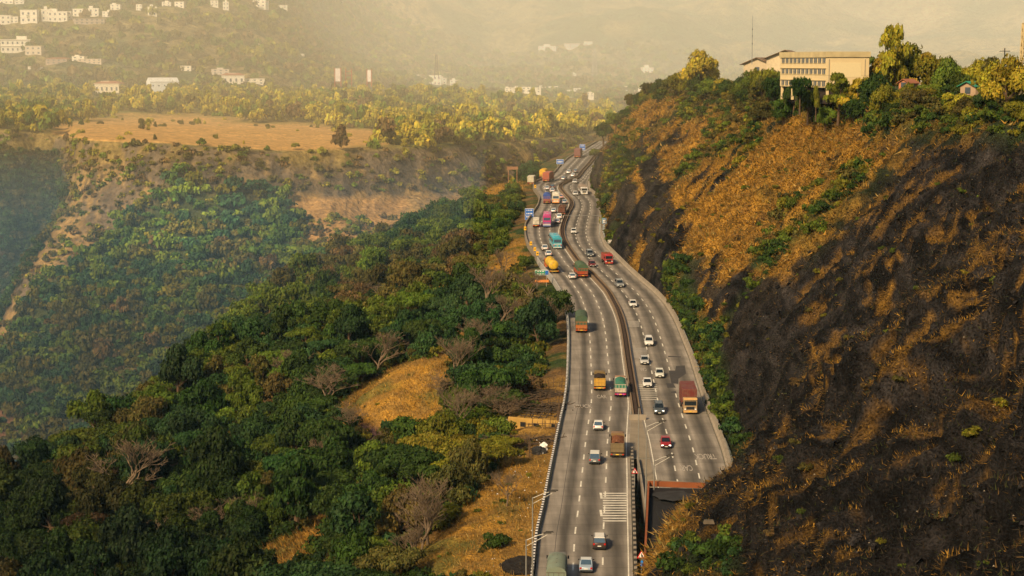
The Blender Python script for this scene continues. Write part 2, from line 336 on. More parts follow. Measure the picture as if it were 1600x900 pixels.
# ---- plateau across the gorge on the left
cols = [
 [(-160,140,1500),(-160,180,1050),(-160,205,860),(-170,300,830),(-180,400,780),(-190,520,710),(-200,640,640),(-200,850,590)],
 [(0,140,1500),(0,178,1050),(0,205,860),(-5,300,835),(-20,400,790),(-50,520,720),(-90,640,650),(-120,850,600)],
 [(60,140,1500),(60,180,1050),(62,208,870),(58,300,850),(35,400,810),(-15,500,745),(-75,630,670),(-110,820,610)],
 [(98,140,1500),(98,182,1050),(100,214,862),(92,300,842),(58,390,800),(8,480,735),(-62,605,655),(-105,800,590)],
 [(125,140,1500),(125,185,1050),(128,220,765),(118,300,722),(88,370,672),(45,440,624),(-15,560,572),(-90,740,520)],
 [(180,140,1500),(185,188,1050),(190,224,742),(185,295,702),(165,360,652),(130,450,600),(90,560,545),(60,720,495)],
 [(250,140,1500),(255,190,1050),(260,226,735),(262,290,695),(262,355,645),(250,450,590),(235,560,540),(230,700,492)],
 [(350,138,1500),(350,192,1050),(352,232,735),(355,296,702),(365,352,655),(370,440,600),(360,530,555),(345,660,510)],
 [(450,138,1500),(450,194,1050),(450,238,742),(450,300,728),(455,345,700),(460,405,660),(455,470,620),(440,580,580)],
 [(550,138,1500),(550,194,1060),(550,236,755),(550,305,760),(548,340,735),(548,380,705),(545,430,680),(540,500,650)],
 [(650,140,1500),(650,194,1100),(650,232,780),(650,303,797),(650,327,775),(650,352,752),(650,385,730),(650,450,700)],
 [(750,142,1500),(750,194,1150),(750,228,825),(750,284,848),(750,303,826),(750,322,805),(750,350,782),(750,400,750)],
 [(850,148,1500),(850,192,1200),(850,222,890),(850,256,905),(850,270,885),(850,285,865),(850,310,845),(850,350,820)],
 [(960,160,1600),(960,190,1300),(960,212,1010),(960,230,980),(960,242,960),(960,255,940),(960,270,920),(960,300,900)]]
cols.insert(0, [(a_-520, b_, c_) for a_, b_, c_ in cols[0]])
for r in cols:                                    # a steep wall, then a 30 degree talus
    D0 = r[2][2]; ks = (0, 20, 40, 74, 112, 155)
    if r[2][0] < 110: ks = (0, 25, 55, 100, 150, 200)
    for n_, k_ in enumerate(ks): r[2+n_] = (r[2+n_][0], r[2+n_][1]-(6 if n_ == 0 else 0), D0-k_)
Cg = np.array([[P(*q) for q in r] for r in cols]); Cg = cr(Cg, 520)
_t = np.linspace(0, 7, 330); _i = np.minimum(_t.astype(int), 6); _f = (_t-_i)[None, :, None]; Cg = Cg[:, _i]*(1-_f)+Cg[:, _i+1]*_f
_k = np.hanning(13); _k /= _k.sum(); Cg = sum(w_*np.take(Cg, np.clip(np.arange(330)+n_-6, 0, 329), axis=1) for n_, w_ in enumerate(_k))
x_, y_, z_ = Cg[..., 0], Cg[..., 1], Cg[..., 2]; vrow = np.linspace(0, 7, 330)[None, :]+0*x_
n0 = normals(Cg); low = sst(vrow, 1.9, 2.2); low2 = sst(vrow, 1.5, 2.0); wk = sst(vrow, 2.9, 3.6)[..., None]; n0 = n0*wk+np.array([0, -1., .1])*(1-wk); low = low*wk[..., 0]+low2*(1-wk[..., 0])
rib = fbm(x_, z_*.3, y_*.1, 8, 4, 41)-.5; big = fbm(x_, y_, z_, 70, 4, 42)-.5; rid = np.abs(fbm(x_, y_*.5, z_*.35, 32, 3, 43)-.5)*2
wallm = sst(vrow, 1.95, 2.15)*sst(-vrow, -3.6, -3.0)
Cg = Cg+n0*(low*(rib*(5+3*wallm)+big*(14-7*wallm)-rid*(6-2*wallm)))[..., None]; Cg[..., 2] += (1-low)*(fbm(x_, y_, 0, 60, 3, 44)-.5)*5
FL = Cg; FLn = normals(FL); fpx, fpy, fD = proj(FL)
t1 = fbm(x_, z_*.4, y_*.3, 6, 4, 51); t2 = fbm(x_, y_, z_, 32, 3, 52); t3 = fbm(x_, y_, z_, 3, 3, 53)
rockc = mixc(np.broadcast_to(ROCKF*1.35, FL.shape), np.array([.32, .215, .085]), sst(t1, .42, .62)); rockc = mixc(rockc, ROCKF*.6, sst(t3, .55, .75)*.6)
c = rockc
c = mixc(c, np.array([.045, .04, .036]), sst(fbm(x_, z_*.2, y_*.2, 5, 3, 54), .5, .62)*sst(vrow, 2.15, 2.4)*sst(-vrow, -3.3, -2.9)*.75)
strata = sst(-np.abs(fpy-290-(fpx > 560)*(fpx-560)*-.05+(t2-.5)*18), -14, -4)*(fpx > 430)*(fpx < 860)
c = mixc(c, ROCKF*.75, .8*strata*sst(t1, .35, .55))
c = mixc(c, np.array([.40, .24, .09]), sst(fpy, 303, 315)*(fpx > 380)*sst(t2, .38, .5)*.8)
tal = polym(fpx+(t2-.5)*50, fpy+(t1-.5)*30, [(235,330),(290,275),(330,300),(420,300),(455,330),(490,400),(560,470),(560,760),(-60,760),(-40,600),(40,500),(80,430),(150,400),(180,360)], 12)
tal = np.maximum(tal, sst(fpy, 520, 560))
tal = tal*(1-polym(fpx, fpy, [(60,350),(140,340),(120,400),(85,415),(45,460)], 10))
c = mixc(c, GRN*1.0, tal*.9)
cany = polym(fpx, fpy, [(-300,230),(85,235),(108,300),(60,400),(10,480),(-30,600),(-300,700)], 14)
c = mixc(c, mixc(np.broadcast_to(GRN*.9, FL.shape), ROCKF*.5, sst(t2, .45, .6)), cany*.9)
c = mixc(c, np.array([.20, .11, .07]), polym(fpx, fpy, [(-80,560),(50,600),(80,720),(60,820),(-80,820)], 20)*sst(t1, .3, .6))
c = c*(1-.25*cany[..., None])*(1-.45*sst(fpy, 400, 600)[..., None]*tal[..., None]); top = 1-sst(vrow, 2.0, 2.15)  # shade of canyon and lower talus multiplied into the ground colour
goldtop = polym(fpx+(t1-.5)*60, fpy+(t2-.5)*26, [(85,190),(300,178),(420,190),(600,200),(600,222),(480,236),(420,244),(300,236),(160,226),(90,215)], 5)
c = mixc(c, mixc(np.broadcast_to(np.array([.26, .20, .06]), FL.shape), np.array([.14, .15, .04]), sst(t2, .4, .6)), top)
c = mixc(c, np.array([.52, .30, .10])*(.8+.4*t3[..., None]), np.maximum(goldtop, 0)*(vrow < 2.06))
c = mixc(c, np.array([.20, .15, .05]), sst(-np.abs(vrow-2.25), -.3, -.05)*sst(t1, .45, .6)*.8)
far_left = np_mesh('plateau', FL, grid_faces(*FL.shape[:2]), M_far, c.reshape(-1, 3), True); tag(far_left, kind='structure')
FLtal = tal; FLcany = cany; FLgold = goldtop; FLv = vrow
# ---- distant hills behind the plateau and the town valley
hc = []
for pxx, near_ in ((-260, 1), (0, 1), (150, 1), (300, 1), (420, .9), (500, .62), (580, .35), (680, .12), (800, 0), (950, 0), (1150, 0), (1400, 0), (1700, 0), (2000, 0)):
    a = [(165, 1350), (128, 1450), (85, 1540), (40, 1620), (0, 1720), (-70, 1900), (-150, 2200)]
    b = [(185, 1400), (163, 1700), (140, 2050), (112, 2450), (70, 2750), (-10, 3150), (-190, 3800)]
    hc.append([P(pxx, p[0]*near_+q[0]*(1-near_), p[1]*near_+q[1]*(1-near_)) for p, q in zip(a, b)])
Hg = np.swapaxes(cr(np.swapaxes(cr(np.array(hc), 420), 0, 1), 240), 0, 1)
x_, y_, z_ = Hg[..., 0], Hg[..., 1], Hg[..., 2]
sc_ = (y_/2500)
Hg[..., 2] += (fbm(x_, y_, 0, 220, 5, 61)-.5)*130*sst(y_, 1600, 2700)+(fbm(x_, y_, 0, 45, 4, 62)-.5)*14
FH = Hg; FHn = normals(FH); hpx, hpy, hD = proj(FH)
t2 = fbm(x_, y_, z_, 90, 4, 63); t3 = fbm(x_, y_, z_, 14, 3, 64)
t5 = fbm(x_, y_, z_*2, 300, 4, 65); c = mixc(np.broadcast_to(np.array([.04, .07, .03]), FH.shape), np.array([.20, .15, .06]), sst(t2, .42, .6)); c = mixc(c, np.array([.38, .26, .12]), sst(t5, .5, .62)*.7*sst(y_, 1900, 2500)); c = mixc(c, np.array([.012, .03, .015]), sst(t3, .5, .7)*.8)  # pale patches on the far slopes are sunlight painted into the colour
hills = np_mesh('distant_hills', FH, grid_faces(*FH.shape[:2]), M_mount, c.reshape(-1, 3), True); tag(hills, kind='structure')
yy = np.arange(120, 1100, 6.); xx = np.arange(-1000, -20, 6.); Y, X = np.meshgrid(yy, xx, indexing='ij'); f_ = fbm(X, Y, 0, 40, 4, 81)
GF = np.stack([X, Y, -112+(f_-.5)*30], -1); c = mixc(np.broadcast_to(GRN, GF.shape), SOIL, sst(f_, .5, .65)); o = np_mesh('gorge_floor', GF, grid_faces(*X.shape), M_far, c.reshape(-1, 3), True); tag(o, kind='structure')
# base ground out to the horizon, deep under the gorge
gm_ = terrain_mat('valley_floor', .01, .4, 3, .1)
V = np.array([[-9000, -500, -330], [9000, -500, -330], [9000, 14000, -330], [-9000, 14000, -330]], float)
g0 = np_mesh('ground', V, np.array([[0, 1, 2, 3]]), gm_, np.tile([.08, .09, .04], (4, 1))); tag(g0, kind='structure')
# ================================================================= ROAD
def concrete_road():
    m, nt, b = nodes('road_concrete'); L = nt.links.new
    uv = N(nt, 'ShaderNodeUVMap', uv_map='UVMap'); sep = N(nt, 'ShaderNodeSeparateXYZ'); L(uv.outputs[0], sep.inputs[0])
    # tyre bands: dark in the middle of each lane
    wob = N(nt, 'ShaderNodeTexNoise'); wob.inputs['Scale'].default_value = .02; L(uv.outputs[0], wob.inputs['Vector'])
    ramp = N(nt, 'ShaderNodeValToRGB'); e = ramp.color_ramp.elements
    e[0].position = 0; e[0].color = (.78, .78, .78, 1); e[1].position = 1; e[1].color = (.95, .95, .95, 1)
    for p, v in ((.12, .95), (.19, .85), (.24, .36), (.29, .28), (.34, .7), (.385, .95), (.44, .55), (.53, .30), (.61, .55), (.68, .95), (.75, .52), (.83, .30), (.9, .52), (.95, .9)):
        q = e.new(p); q.color = (v, v, v, 1)
    L(sep.outputs['X'], ramp.inputs[0])
    # fine grain and stains, stretched along the road
    tc = N(nt, 'ShaderNodeTexCoord'); mp = N(nt, 'ShaderNodeMapping'); mp.inputs['Scale'].default_value = (1.2, .06, 1); L(tc.outputs['Object'], mp.inputs[0])
    n1 = N(nt, 'ShaderNodeTexNoise'); n1.inputs['Scale'].default_value = 1; n1.inputs['Detail'].default_value = 6; L(mp.outputs[0], n1.inputs['Vector'])
    n2 = N(nt, 'ShaderNodeTexNoise'); n2.inputs['Scale'].default_value = .25; n2.inputs['Detail'].default_value = 6; L(tc.outputs['Object'], n2.inputs['Vector'])
    # slab joints every 4.5 m
    mj = N(nt, 'ShaderNodeMath', operation='FRACT'); dv = N(nt, 'ShaderNodeMath', operation='MULTIPLY'); dv.inputs[1].default_value = 1/4.5
    L(sep.outputs['Y'], dv.inputs[0]); L(dv.outputs[0], mj.inputs[0])
    gt = N(nt, 'ShaderNodeMath', operation='LESS_THAN'); gt.inputs[1].default_value = .05; L(mj.outputs[0], gt.inputs[0])
    # slab-to-slab tone
    fl = N(nt, 'ShaderNodeMath', operation='FLOOR'); L(dv.outputs[0], fl.inputs[0])
    wn = N(nt, 'ShaderNodeTexWhiteNoise', noise_dimensions='1D'); L(fl.outputs[0], wn.inputs['W'])
    mr = N(nt, 'ShaderNodeMapRange'); mr.inputs[3].default_value = .9; mr.inputs[4].default_value = 1.08; L(wn.outputs['Value'], mr.inputs[0])
    def mul(a, b_):
        q = N(nt, 'ShaderNodeMath', operation='MULTIPLY'); L(a, q.inputs[0]); L(b_, q.inputs[1]); return q.outputs[0]
    def rng(a, lo, hi):
        q = N(nt, 'ShaderNodeMapRange'); q.inputs[1].default_value = .3; q.inputs[2].default_value = .7; q.inputs[3].default_value = lo; q.inputs[4].default_value = hi; L(a, q.inputs[0]); return q.outputs[0]
    jj = N(nt, 'ShaderNodeMapRange'); jj.inputs[3].default_value = 1; jj.inputs[4].default_value = .8; L(gt.outputs[0], jj.inputs[0])
    v = mul(mul(mul(ramp.outputs[0], rng(n1.outputs['Fac'], .75, 1.2)), mul(rng(n2.outputs['Fac'], .74, 1.14), jj.outputs[0])), mr.outputs[0])
    vs = N(nt, 'ShaderNodeVectorMath', operation='SCALE'); vs.inputs[0].default_value = (.30, .27, .24)
    L(v, vs.inputs['Scale']); L(vs.outputs[0], b.inputs['Base Color']); b.inputs['Roughness'].default_value = .85
    bp = N(nt, 'ShaderNodeBump'); bp.inputs['Distance'].default_value = .02; L(n1.outputs['Fac'], bp.inputs['Height']); L(bp.outputs[0], b.inputs['Normal'])
    return m
M_road = concrete_road()
M_white = plain('road_paint_white', (.66, .64, .58), .75, var=.5, scale=1.2)
M_patch = plain('asphalt_patch', (.055, .052, .055), .9, var=.35, scale=.8)
M_conc = plain('barrier_concrete', (.27, .235, .195), .9, var=.35, scale=.7, bump=.05)
M_conc2 = plain('pale_concrete', (.24, .205, .16), .9, var=.3, scale=.5)
M_black = plain('black_paint', (.02, .02, .022), .7)
M_wstripe = plain('white_paint', (.75, .74, .74), .7, var=.25, scale=.6)
M_rust = plain('rust_orange_paint', (.24, .075, .028), .8, var=.4, scale=.5)
M_tar_shade = plain('tar_and_hole_shade', (.014, .014, .017), .95, var=.5, scale=.3, bump=.1)
M_metal = plain('galvanised_steel', (.33, .33, .32), .5, metal=.6, var=.2)
M_dsteel = plain('dark_steel', (.05, .045, .04), .6, metal=.4)
def strip(name, fa, fb, y0, y1, dy, nc, mat, z=0.0, parent=None, uv=True):
    yy = np.arange(y0, y1, dy); u = np.linspace(0, 1, nc)
    Y, U = np.meshgrid(yy, u, indexing='ij'); a = fa(Y); b = fb(Y); X = a+(b-a)*U
    o = np_mesh(name, np.stack([X, Y, zr(Y)+z], -1), grid_faces(*X.shape), mat, None, False, parent)
    if uv:
        l = o.data.uv_layers.new(name='UVMap'); vi = np.empty(len(o.data.loops), np.int32); o.data.loops.foreach_get('vertex_index', vi)
        q = np.stack([U.ravel(), Y.ravel()], -1)[vi].astype(np.float32); l.data.foreach_set('uv', q.ravel())
    return o
YE = 835
o = strip('road', XL, XA, 170, YE, 1.2, 9, M_road); tag(o, kind='structure')
o = strip('road', XB, XR, 228, YE, 1.2, 9, M_road, .004); tag(o, kind='structure')
def fan(a, b, t): return lambda y: a(y)+(b(y)-a(y))*t
def off(a, d): return lambda y: a(y)+d
Yend = float(P(995, 655, Droad(655))[1]); Year = float(P(990, 716, Droad(716))[1])
PAVE = terrain_mat('paved_island', 1.2, .35, .05, 6)
o = strip('pavement', off(XA, .01), off(XB, -.01), Year, Yend+1, 1.0, 4, M_conc2, -.006); tag(o, kind='structure')
XC = lambda y: np.interp(y, [190, Year-30, Year], [18.5-3.2, 18.0, 17.9])  # inner edge of the strip beside the right carriageway
def wpt(px_, py_): return P(px_, py_, Droad(py_))
_c = [wpt(997, 718), wpt(1003, 750), wpt(1007, 778), wpt(1010, 800)]
XC = lambda y: np.interp(y, [q[1] for q in _c[::-1]], [q[0] for q in _c[::-1]])
o = strip('pavement', XC, off(XB, -.01), 228, Year, 1.0, 4, M_conc2, -.006); tag(o, kind='structure')
# earth wedge between the carriageways
yy = np.arange(165, Year, .6); U = np.linspace(0, 1, 22); Y, U = np.meshgrid(yy, U, indexing='ij')
a = XA(Y)+.5; b = np.where(Y > 238, XC(Y), 26.0); X = a+(b-a)*U; dp = sst(Year-Y, 0, 12)*2.6
Z = zr(Y)-.1-dp*np.sin(np.clip(U*4, 0, 1)*1.57)+(fbm(X, Y, 0, 2, 3, 71)-.5)*1.2*np.sin(U*3.14)
f = fbm(X, Y, 0, 2.4, 4, 72); c = mixc(np.broadcast_to(SOIL*.6, (*X.shape, 3)), GRN, sst(f, .45, .6)); c = mixc(c, OCHRE*.6, sst(f, .62, .7))
o = np_mesh('verge', np.stack([X, Y, Z], -1), grid_faces(*X.shape), M_ground, c.reshape(-1, 3), True); tag(o, kind='structure')
# markings (sheets a few mm above the concrete), one mesh per kind of line, part of the road surface
def quadstrip(mb, fa, y0, y1, w, z, n=1):
    for k in range(n):
        ya, yb = y0+(y1-y0)*k/n, y0+(y1-y0)*(k+1)/n; xa, xb = float(fa(ya)), float(fa(yb))
        mb.add([(xa-w/2, ya, zr(ya)+z), (xa+w/2, ya, zr(ya)+z), (xb+w/2, yb, zr(yb)+z), (xb-w/2, yb, zr(yb)+z)], [(0, 1, 2, 3)])
for fn, off0, ystart in ((fan(XL, XA, .385), 0, 170), (fan(XL, XA, .69), 2.1, 170), (fan(XB, XR, .315), 1, 230), (fan(XB, XR, .62), 4.3, 230)):
    mb = MB(); y = ystart+off0
    while y < YE-8: quadstrip(mb, fn, y, y+3.0, .22, .010, 1); y += 7.5
    tag(mb.build('lane_marking', M_white), kind='structure')
for fn in (off(XA, -.55), off(XB, .45)):
    mb = MB(); y = 172 if fn(200) < 17 else 231
    while y < YE-4: quadstrip(mb, fn, y, y+3, .16, .010); y += 3
    tag(mb.build('edge_line', M_white), kind='structure')
mb = MB(); y = 172; fn = fan(XL, XA, .185)
while y < 330: quadstrip(mb, fn, y, y+3, .07, .009); y += 3
tag(mb.build('edge_joint', M_patch), kind='structure')
def bars(name, x0px, x1px, y0px, y1px, n, mat, th=.35, ext=()):
    mb = MB(); ya = float(wpt(x0px, y1px)[1]); yb = float(wpt(x0px, y0px)[1])
    for k in range(n):
        yc = ya+(yb-ya)*(k+.5)/n; D = yc/CP; 
        xa = (x0px-800)/FPX; xb = (x1px-800)/FPX
        d = yc*CP-(zr(yc)-CAMZ)*SP; xa *= d; xb *= d
        mb.add([(xa, yc-th/2, zr(yc)+.012), (xb, yc-th/2, zr(yc)+.012), (xb, yc+th/2, zr(yc)+.012), (xa, yc+th/2, zr(yc)+.012)], [(0, 1, 2, 3)])
    for k0, k1 in ext:
        y0_, y1_ = ya+(yb-ya)*(k0+.5)/n-th/2, ya+(yb-ya)*(k1+.5)/n+th/2; d = y0_*CP-(zr(y0_)-CAMZ)*SP; xa = (x0px-800)/FPX*d
        mb.add([(xa-.35, y0_, zr(y0_)+.016), (xa, y0_, zr(y0_)+.016), (xa, y1_, zr(y1_)+.016), (xa-.35, y1_, zr(y1_)+.016)], [(0, 1, 2, 3)])
    return tag(mb.build(name, mat), kind='structure')
M_fade = plain('worn_paint', (.42, .40, .38), .8, var=.3, scale=2)
bars('rumble_strip', 942, 979, 769, 816, 12, M_white, .55, ((2, 4), (9, 11)))
bars('rumble_strip', 997, 1027, 600, 626, 9, M_white, .38)
bars('rumble_strip', 986, 1011, 543, 560, 9, M_fade, .75)
bars('rumble_strip', 977, 999, 501, 511, 6, M_fade, 1.0)
def patch(corners):
    w = [wpt(*q) for q in corners]; mb = MB(); mb.add([(q[0], q[1], q[2]+.011) for q in w], [tuple(range(len(w)))]); tag(mb.build('road_patch', M_patch), kind='structure')
patch([(1045,579),(1055,579),(1056,572),(1070,571),(1072,584),(1060,592),(1060,600),(1049,599)]); patch([(1041,599),(1052,599),(1056,606),(1043,606)]); patch([(1044,556),(1064,557),(1064,558.5),(1044,558)])
patch([(1048,612),(1056,611),(1057,614),(1049,614)])
def road_word(txt, px_, py_, wpx, flip, hlen=4.2):
    cu = bpy.data.curves.new('w', 'FONT'); cu.body = txt; cu.align_x = 'CENTER'; cu.align_y = 'CENTER'; cu.size = 1; cu.extrude = 0; cu.offset = .012
    t = bpy.data.objects.new('w', cu); COL.objects.link(t); dg = bpy.context.evaluated_depsgraph_get(); me = bpy.data.meshes.new_from_object(t.evaluated_get(dg))
    bpy.data.objects.remove(t); v = np.empty(len(me.vertices)*3); me.vertices.foreach_get('co', v); v = v.reshape(-1, 3)
    w = wpt(px_, py_); d = float(Droad(py_)); W = wpx/FPX*d; v[:, 0] *= W/np.ptp(v[:, 0]); v[:, 1] *= hlen/np.ptp(v[:, 1])
    if flip: v[:, :2] *= -1
    v[:, 2] = RS*v[:, 1]; v += [w[0], w[1], w[2]+.014]; me.vertices.foreach_set('co', v.ravel().astype(np.float32)); me.update()
    o = bpy.data.objects.new('lane_word', me); COL.objects.link(o); me.materials.clear(); me.materials.append(M_white2); tag(o, kind='structure')
M_white2 = plain('worn_white_paint', (.38, .35, .32), .8, var=.35, scale=2)
road_word('TRUCK', 910, 635, 30, False, 2.6); road_word('CAR', 940, 620, 15, False, 2.6)
road_word('TRUCK', 1102, 713, 33, True, 3.2); road_word('CAR', 1073, 731, 18, True, 3.2); road_word('CAR', 1005, 577, 10, True, 3)
# ---- barriers
def barrier(name, fx_, y0, y1, prof, mats, stripe=0, dy=1.0, z=0, lab=None, cat='barrier', yaxis=True):
    mb = MB(); yy = np.arange(y0, y1+.01, dy)
    rings = []
    for y in yy:
        x = float(fx_(y)); s = float(fx_(y+.5)-fx_(y-.5)); k = math.hypot(1, s)
        rings.append([(x+q[0]*k, y, zr(y)+z+q[1]) for q in prof])
    n = len(prof)
    for i in range(len(rings)-1):
        m = (i//stripe) % 2 if stripe else 0
        mb.loft([rings[i], rings[i+1]], m, cap=(i in (0, len(rings)-2)))
    o = mb.build(name, mats)
    if lab: tag(o, lab, cat)
    return o
J = [(-.28, -.3), (.28, -.3), (.26, .25), (.14, .4), (.12, .95), (-.12, .95), (-.14, .4), (-.26, .25)]
JW = [(-.2, -1.5), (.16, -1.5), (.16, .85), (-.2, .85)]
barrier('parapet_wall', off(XL, -.3), 170, 470, [(-.2, -3), (.12, -3), (.12, .78), (-.2, .78)], [M_wstripe, M_black], 1, .6, lab='black and white striped parapet wall along the outer left edge of the highway')
barrier('parapet_wall', off(XL, -.3), 470, 830, [(-.2, -3), (.15, -3), (.15, .75), (-.2, .75)], [M_conc2], 0, 2.2, lab='plain pale concrete parapet on the outer left edge of the far bends')
barrier('concrete_barrier', off(XR, .45), 240, 830, [(-.3, -.3), (.5, -.3), (.5, 1.0), (.1, 1.0), (-.02, .4), (-.3, .2)], [M_conc], 0, 1.5, lab='grey concrete barrier between the right carriageway and the cliff foot')
M_hedge = plain('median_earth', (.05, .032, .024), .95, var=.6, scale=.8, bump=.3)
mr = empty('median_barrier', (0, 0, 0)); tag(mr, 'brown concrete median strip winding between the two carriageways', 'barrier')
for d in (-.62, .62):
    b_ = barrier('curb_wall', off(XM, d), Yend, 820, [(-.12, -.3), (.12, -.3), (.10, .8), (-.10, .8)], [plain('median_concrete', (.20, .145, .10), .9, var=.4)], 0, 1.5); b_.parent = mr
b_ = barrier('planting_bed', XM, Yend+.2, 820, [(-.5, -.2), (.5, -.2), (.5, .35), (.2, .62), (-.2, .6), (-.5, .3)], [M_hedge], 0, 1.5); b_.parent = mr
q = wpt(995, 655); mb = MB(); mb.box((q[0]+.1, Yend-.35, zr(Yend)+.4), (2.9, .5, 1.0)); mb.build('end_wall', M_conc, mr, bevel=.04)
barrier('guard_wall', off(XA, .32), 172, Year+4, [(-.22, -2), (.22, -2), (.2, .9), (-.2, .9)], [M_dsteel, M_conc], 1, 1.0, lab='dark slotted guard wall on the inner side of the near left carriageway')
barrier('guard_wall', lambda y: XC(y)-.15, 229, Year-.5, [(-.12, -4), (.12, -4), (.12, .8), (-.12, .8)], [M_conc], 0, 1.5, lab='plain concrete wall along the earth wedge up to the tunnel portal')
# ---- tunnel portal canopy
pr = empty('tunnel_portal', (23, 235, 0)); tag(pr, 'flat dark tunnel portal roof with rust orange parapets over the right carriageway', 'tunnel')
A = P(1015, 752, 241.0); Bq = P(1112, 758, 241.0); Cq = P(1012, 893, 205.0)
def loc(p): return (p[0]-23, p[1]-235, p[2])
def quadbox(mb, p, q, w, z0, z1, side):    # wall from p to q, thickness w to the given side
    d = (Vector(q[:2])-Vector(p[:2])).normalized(); n = Vector((-d.y, d.x))*w*side
    ps = [(p[0], p[1], p[2]), (q[0], q[1], q[2]), (q[0]+n.x, q[1]+n.y, q[2]), (p[0]+n.x, p[1]+n.y, p[2])]
    mb.add([(a[0], a[1], a[2]+z0) for a in ps]+[(a[0], a[1], a[2]+z1) for a in ps], [(0, 3, 2, 1), (4, 5, 6, 7), (0, 1, 5, 4), (1, 2, 6, 5), (2, 3, 7, 6), (3, 0, 4, 7)])
A_, B_, C_ = loc(A), loc(Bq), loc(Cq); C2 = (C_[0]-3.5, C_[1]-35, C_[2]-2.5)
mb = MB(); quadbox(mb, A_, (B_[0]+6, B_[1], B_[2]), .4, -.75, 0, 1); mb.build('front_parapet', M_rust, pr, bevel=.03)
mb = MB(); quadbox(mb, (A_[0]-.25, A_[1]+.55, A_[2]), (B_[0]-1, B_[1]+.55, B_[2]), .22, -.6, .12, 1); mb.build('coping', M_conc2, pr)
mb = MB(); quadbox(mb, C2, A_, .28, -1.0, .05, 1); mb.build('side_parapet', M_rust, pr, bevel=.03)
mb = MB(); mb.add([(A_[0], A_[1], A_[2]-.9), (B_[0]+14, B_[1], B_[2]-.9), (C2[0]+22, C2[1], C2[2]-.9), (C2[0], C2[1], C2[2]-.9)], [(0, 1, 2, 3)])
mb.add([(A_[0]-.4, A_[1]-.1, A_[2]-1), (A_[0]-.4, A_[1]-.1, -20), (C2[0]-.4, C2[1], -20), (C2[0]-.4, C2[1], C2[2]-1)], [(0, 1, 2, 3)]); mb.build('roof_slab', M_tar_shade, pr)
mb = MB(); rng = random.Random(4); cx, cy = A_[0]+3.0, A_[1]-4.6; pts = [(cx+2.9*math.cos(t)*rng.uniform(.75, 1.1), cy+3.2*math.sin(t)*rng.uniform(.75, 1.1), A_[2]-.86) for t in [k*math.pi/9 for k in range(18)]]
mb.add(pts, [tuple(range(18))]); mb.build('cement_patch', plain('cement_patch', (.03, .03, .033), .9, var=.8, scale=.9), pr)
mb = MB(); mb.box((A_[0]+7.9, A_[1]-3.2, A_[2]-.35), (.35, 6.2, 1.0)); mb.build('cross_beam', M_dsteel, pr)
# ================================================================= VEGETATION
M_leaf = foliage_mat('leaves'); M_leaf_far = foliage_mat('far_leaves', .8, .12)
M_bark = plain('bark', (.10, .065, .04), .95, var=.4, scale=2, bump=.05)
M_bare = plain('bare_bark', (.17, .125, .085), .95, var=.35, scale=1)
M_grass = foliage_mat('dry_grass', .85, .3)
def unit(a): return a/(np.linalg.norm(a, axis=-1, keepdims=True)+1e-9)
def blobs_for(style, g):
    if style == 'round': k = 13; a = g.uniform(0, 6.28, k); r = np.sqrt(g.uniform(0, 1, k))*.66; z = .56+.26*g.uniform(-1, 1, k)*(1-r*.4)+.12*(1-r); s = g.uniform(.26, .42, k); sq = .8
    elif style == 'umbrella': k = 13; a = g.uniform(0, 6.28, k); r = np.sqrt(g.uniform(0.02, 1, k))*.78; z = .80-.20*r*r+g.uniform(-.12, .03, k); s = g.uniform(.22, .36, k); sq = .5
    elif style == 'tall': k = 12; a = g.uniform(0, 6.28, k); r = g.uniform(.05, .5, k); z = g.uniform(.32, .9, k); r = r*(1.2-z); s = g.uniform(.22, .36, k); sq = 1.0
    elif style == 'sparse': k = 24; a = g.uniform(0, 6.28, k); z = g.uniform(.3, .95, k); r = np.sqrt(g.uniform(0, 1, k))*(1.15-z)*1.1; s = g.uniform(.13, .24, k); sq = .8
    else: k = 9; a = g.uniform(0, 6.28, k); r = np.sqrt(g.uniform(0, 1, k))*.62; z = .34+.22*g.uniform(-1, 1, k); s = g.uniform(.3, .45, k); sq = .75
    c = np.stack([r*np.cos(a), r*np.sin(a), z], -1); return c, s, sq, g.uniform(.62, 1.3, k)
def crown_np(g, style, n, leaf):
    """unit crown: radius 1, height about 1 (z 0..1 is scaled by the tree's own height)"""
    c, s, sq, bt = blobs_for(style, g); w = s**2; b = g.choice(len(s), n, p=w/w.sum())
    d = unit(g.normal(size=(n, 3))); d[:, 2] = np.where(d[:, 2] < -.35, -d[:, 2], d[:, 2]); rad = s[b]*g.uniform(.55, 1.08, n)**.5
    lump = 1+.28*np.sin(d[:, 0]*7+b)*np.cos(d[:, 1]*6+b*2)
    ctr = c[b]+d*(rad*lump)[:, None]*np.array([1, 1, sq*.75])
    nn = unit(d+g.normal(size=(n, 3))*.55+np.array([0, 0, .35])); t = unit(np.cross(nn, g.normal(size=(n, 3)))); q = np.cross(nn, t)
    L = leaf*g.uniform(.55, 1.25, n)[:, None]
    V = np.stack([ctr-t*L, ctr-q*L*.62, ctr+t*L, ctr+q*L*.62], 1)
    sh = bt[b]*g.uniform(.72, 1.28, n)*(.72+.38*sst(d[:, 2], -.4, .8)); col = np.stack([sh*g.uniform(.85, 1.2, n), sh, sh*g.uniform(.7, 1.1, n)], -1)  # shading put into leaf colour: clump tops lighter, undersides darker
    return V, np.repeat(col[:, None, :], 4, 1), c
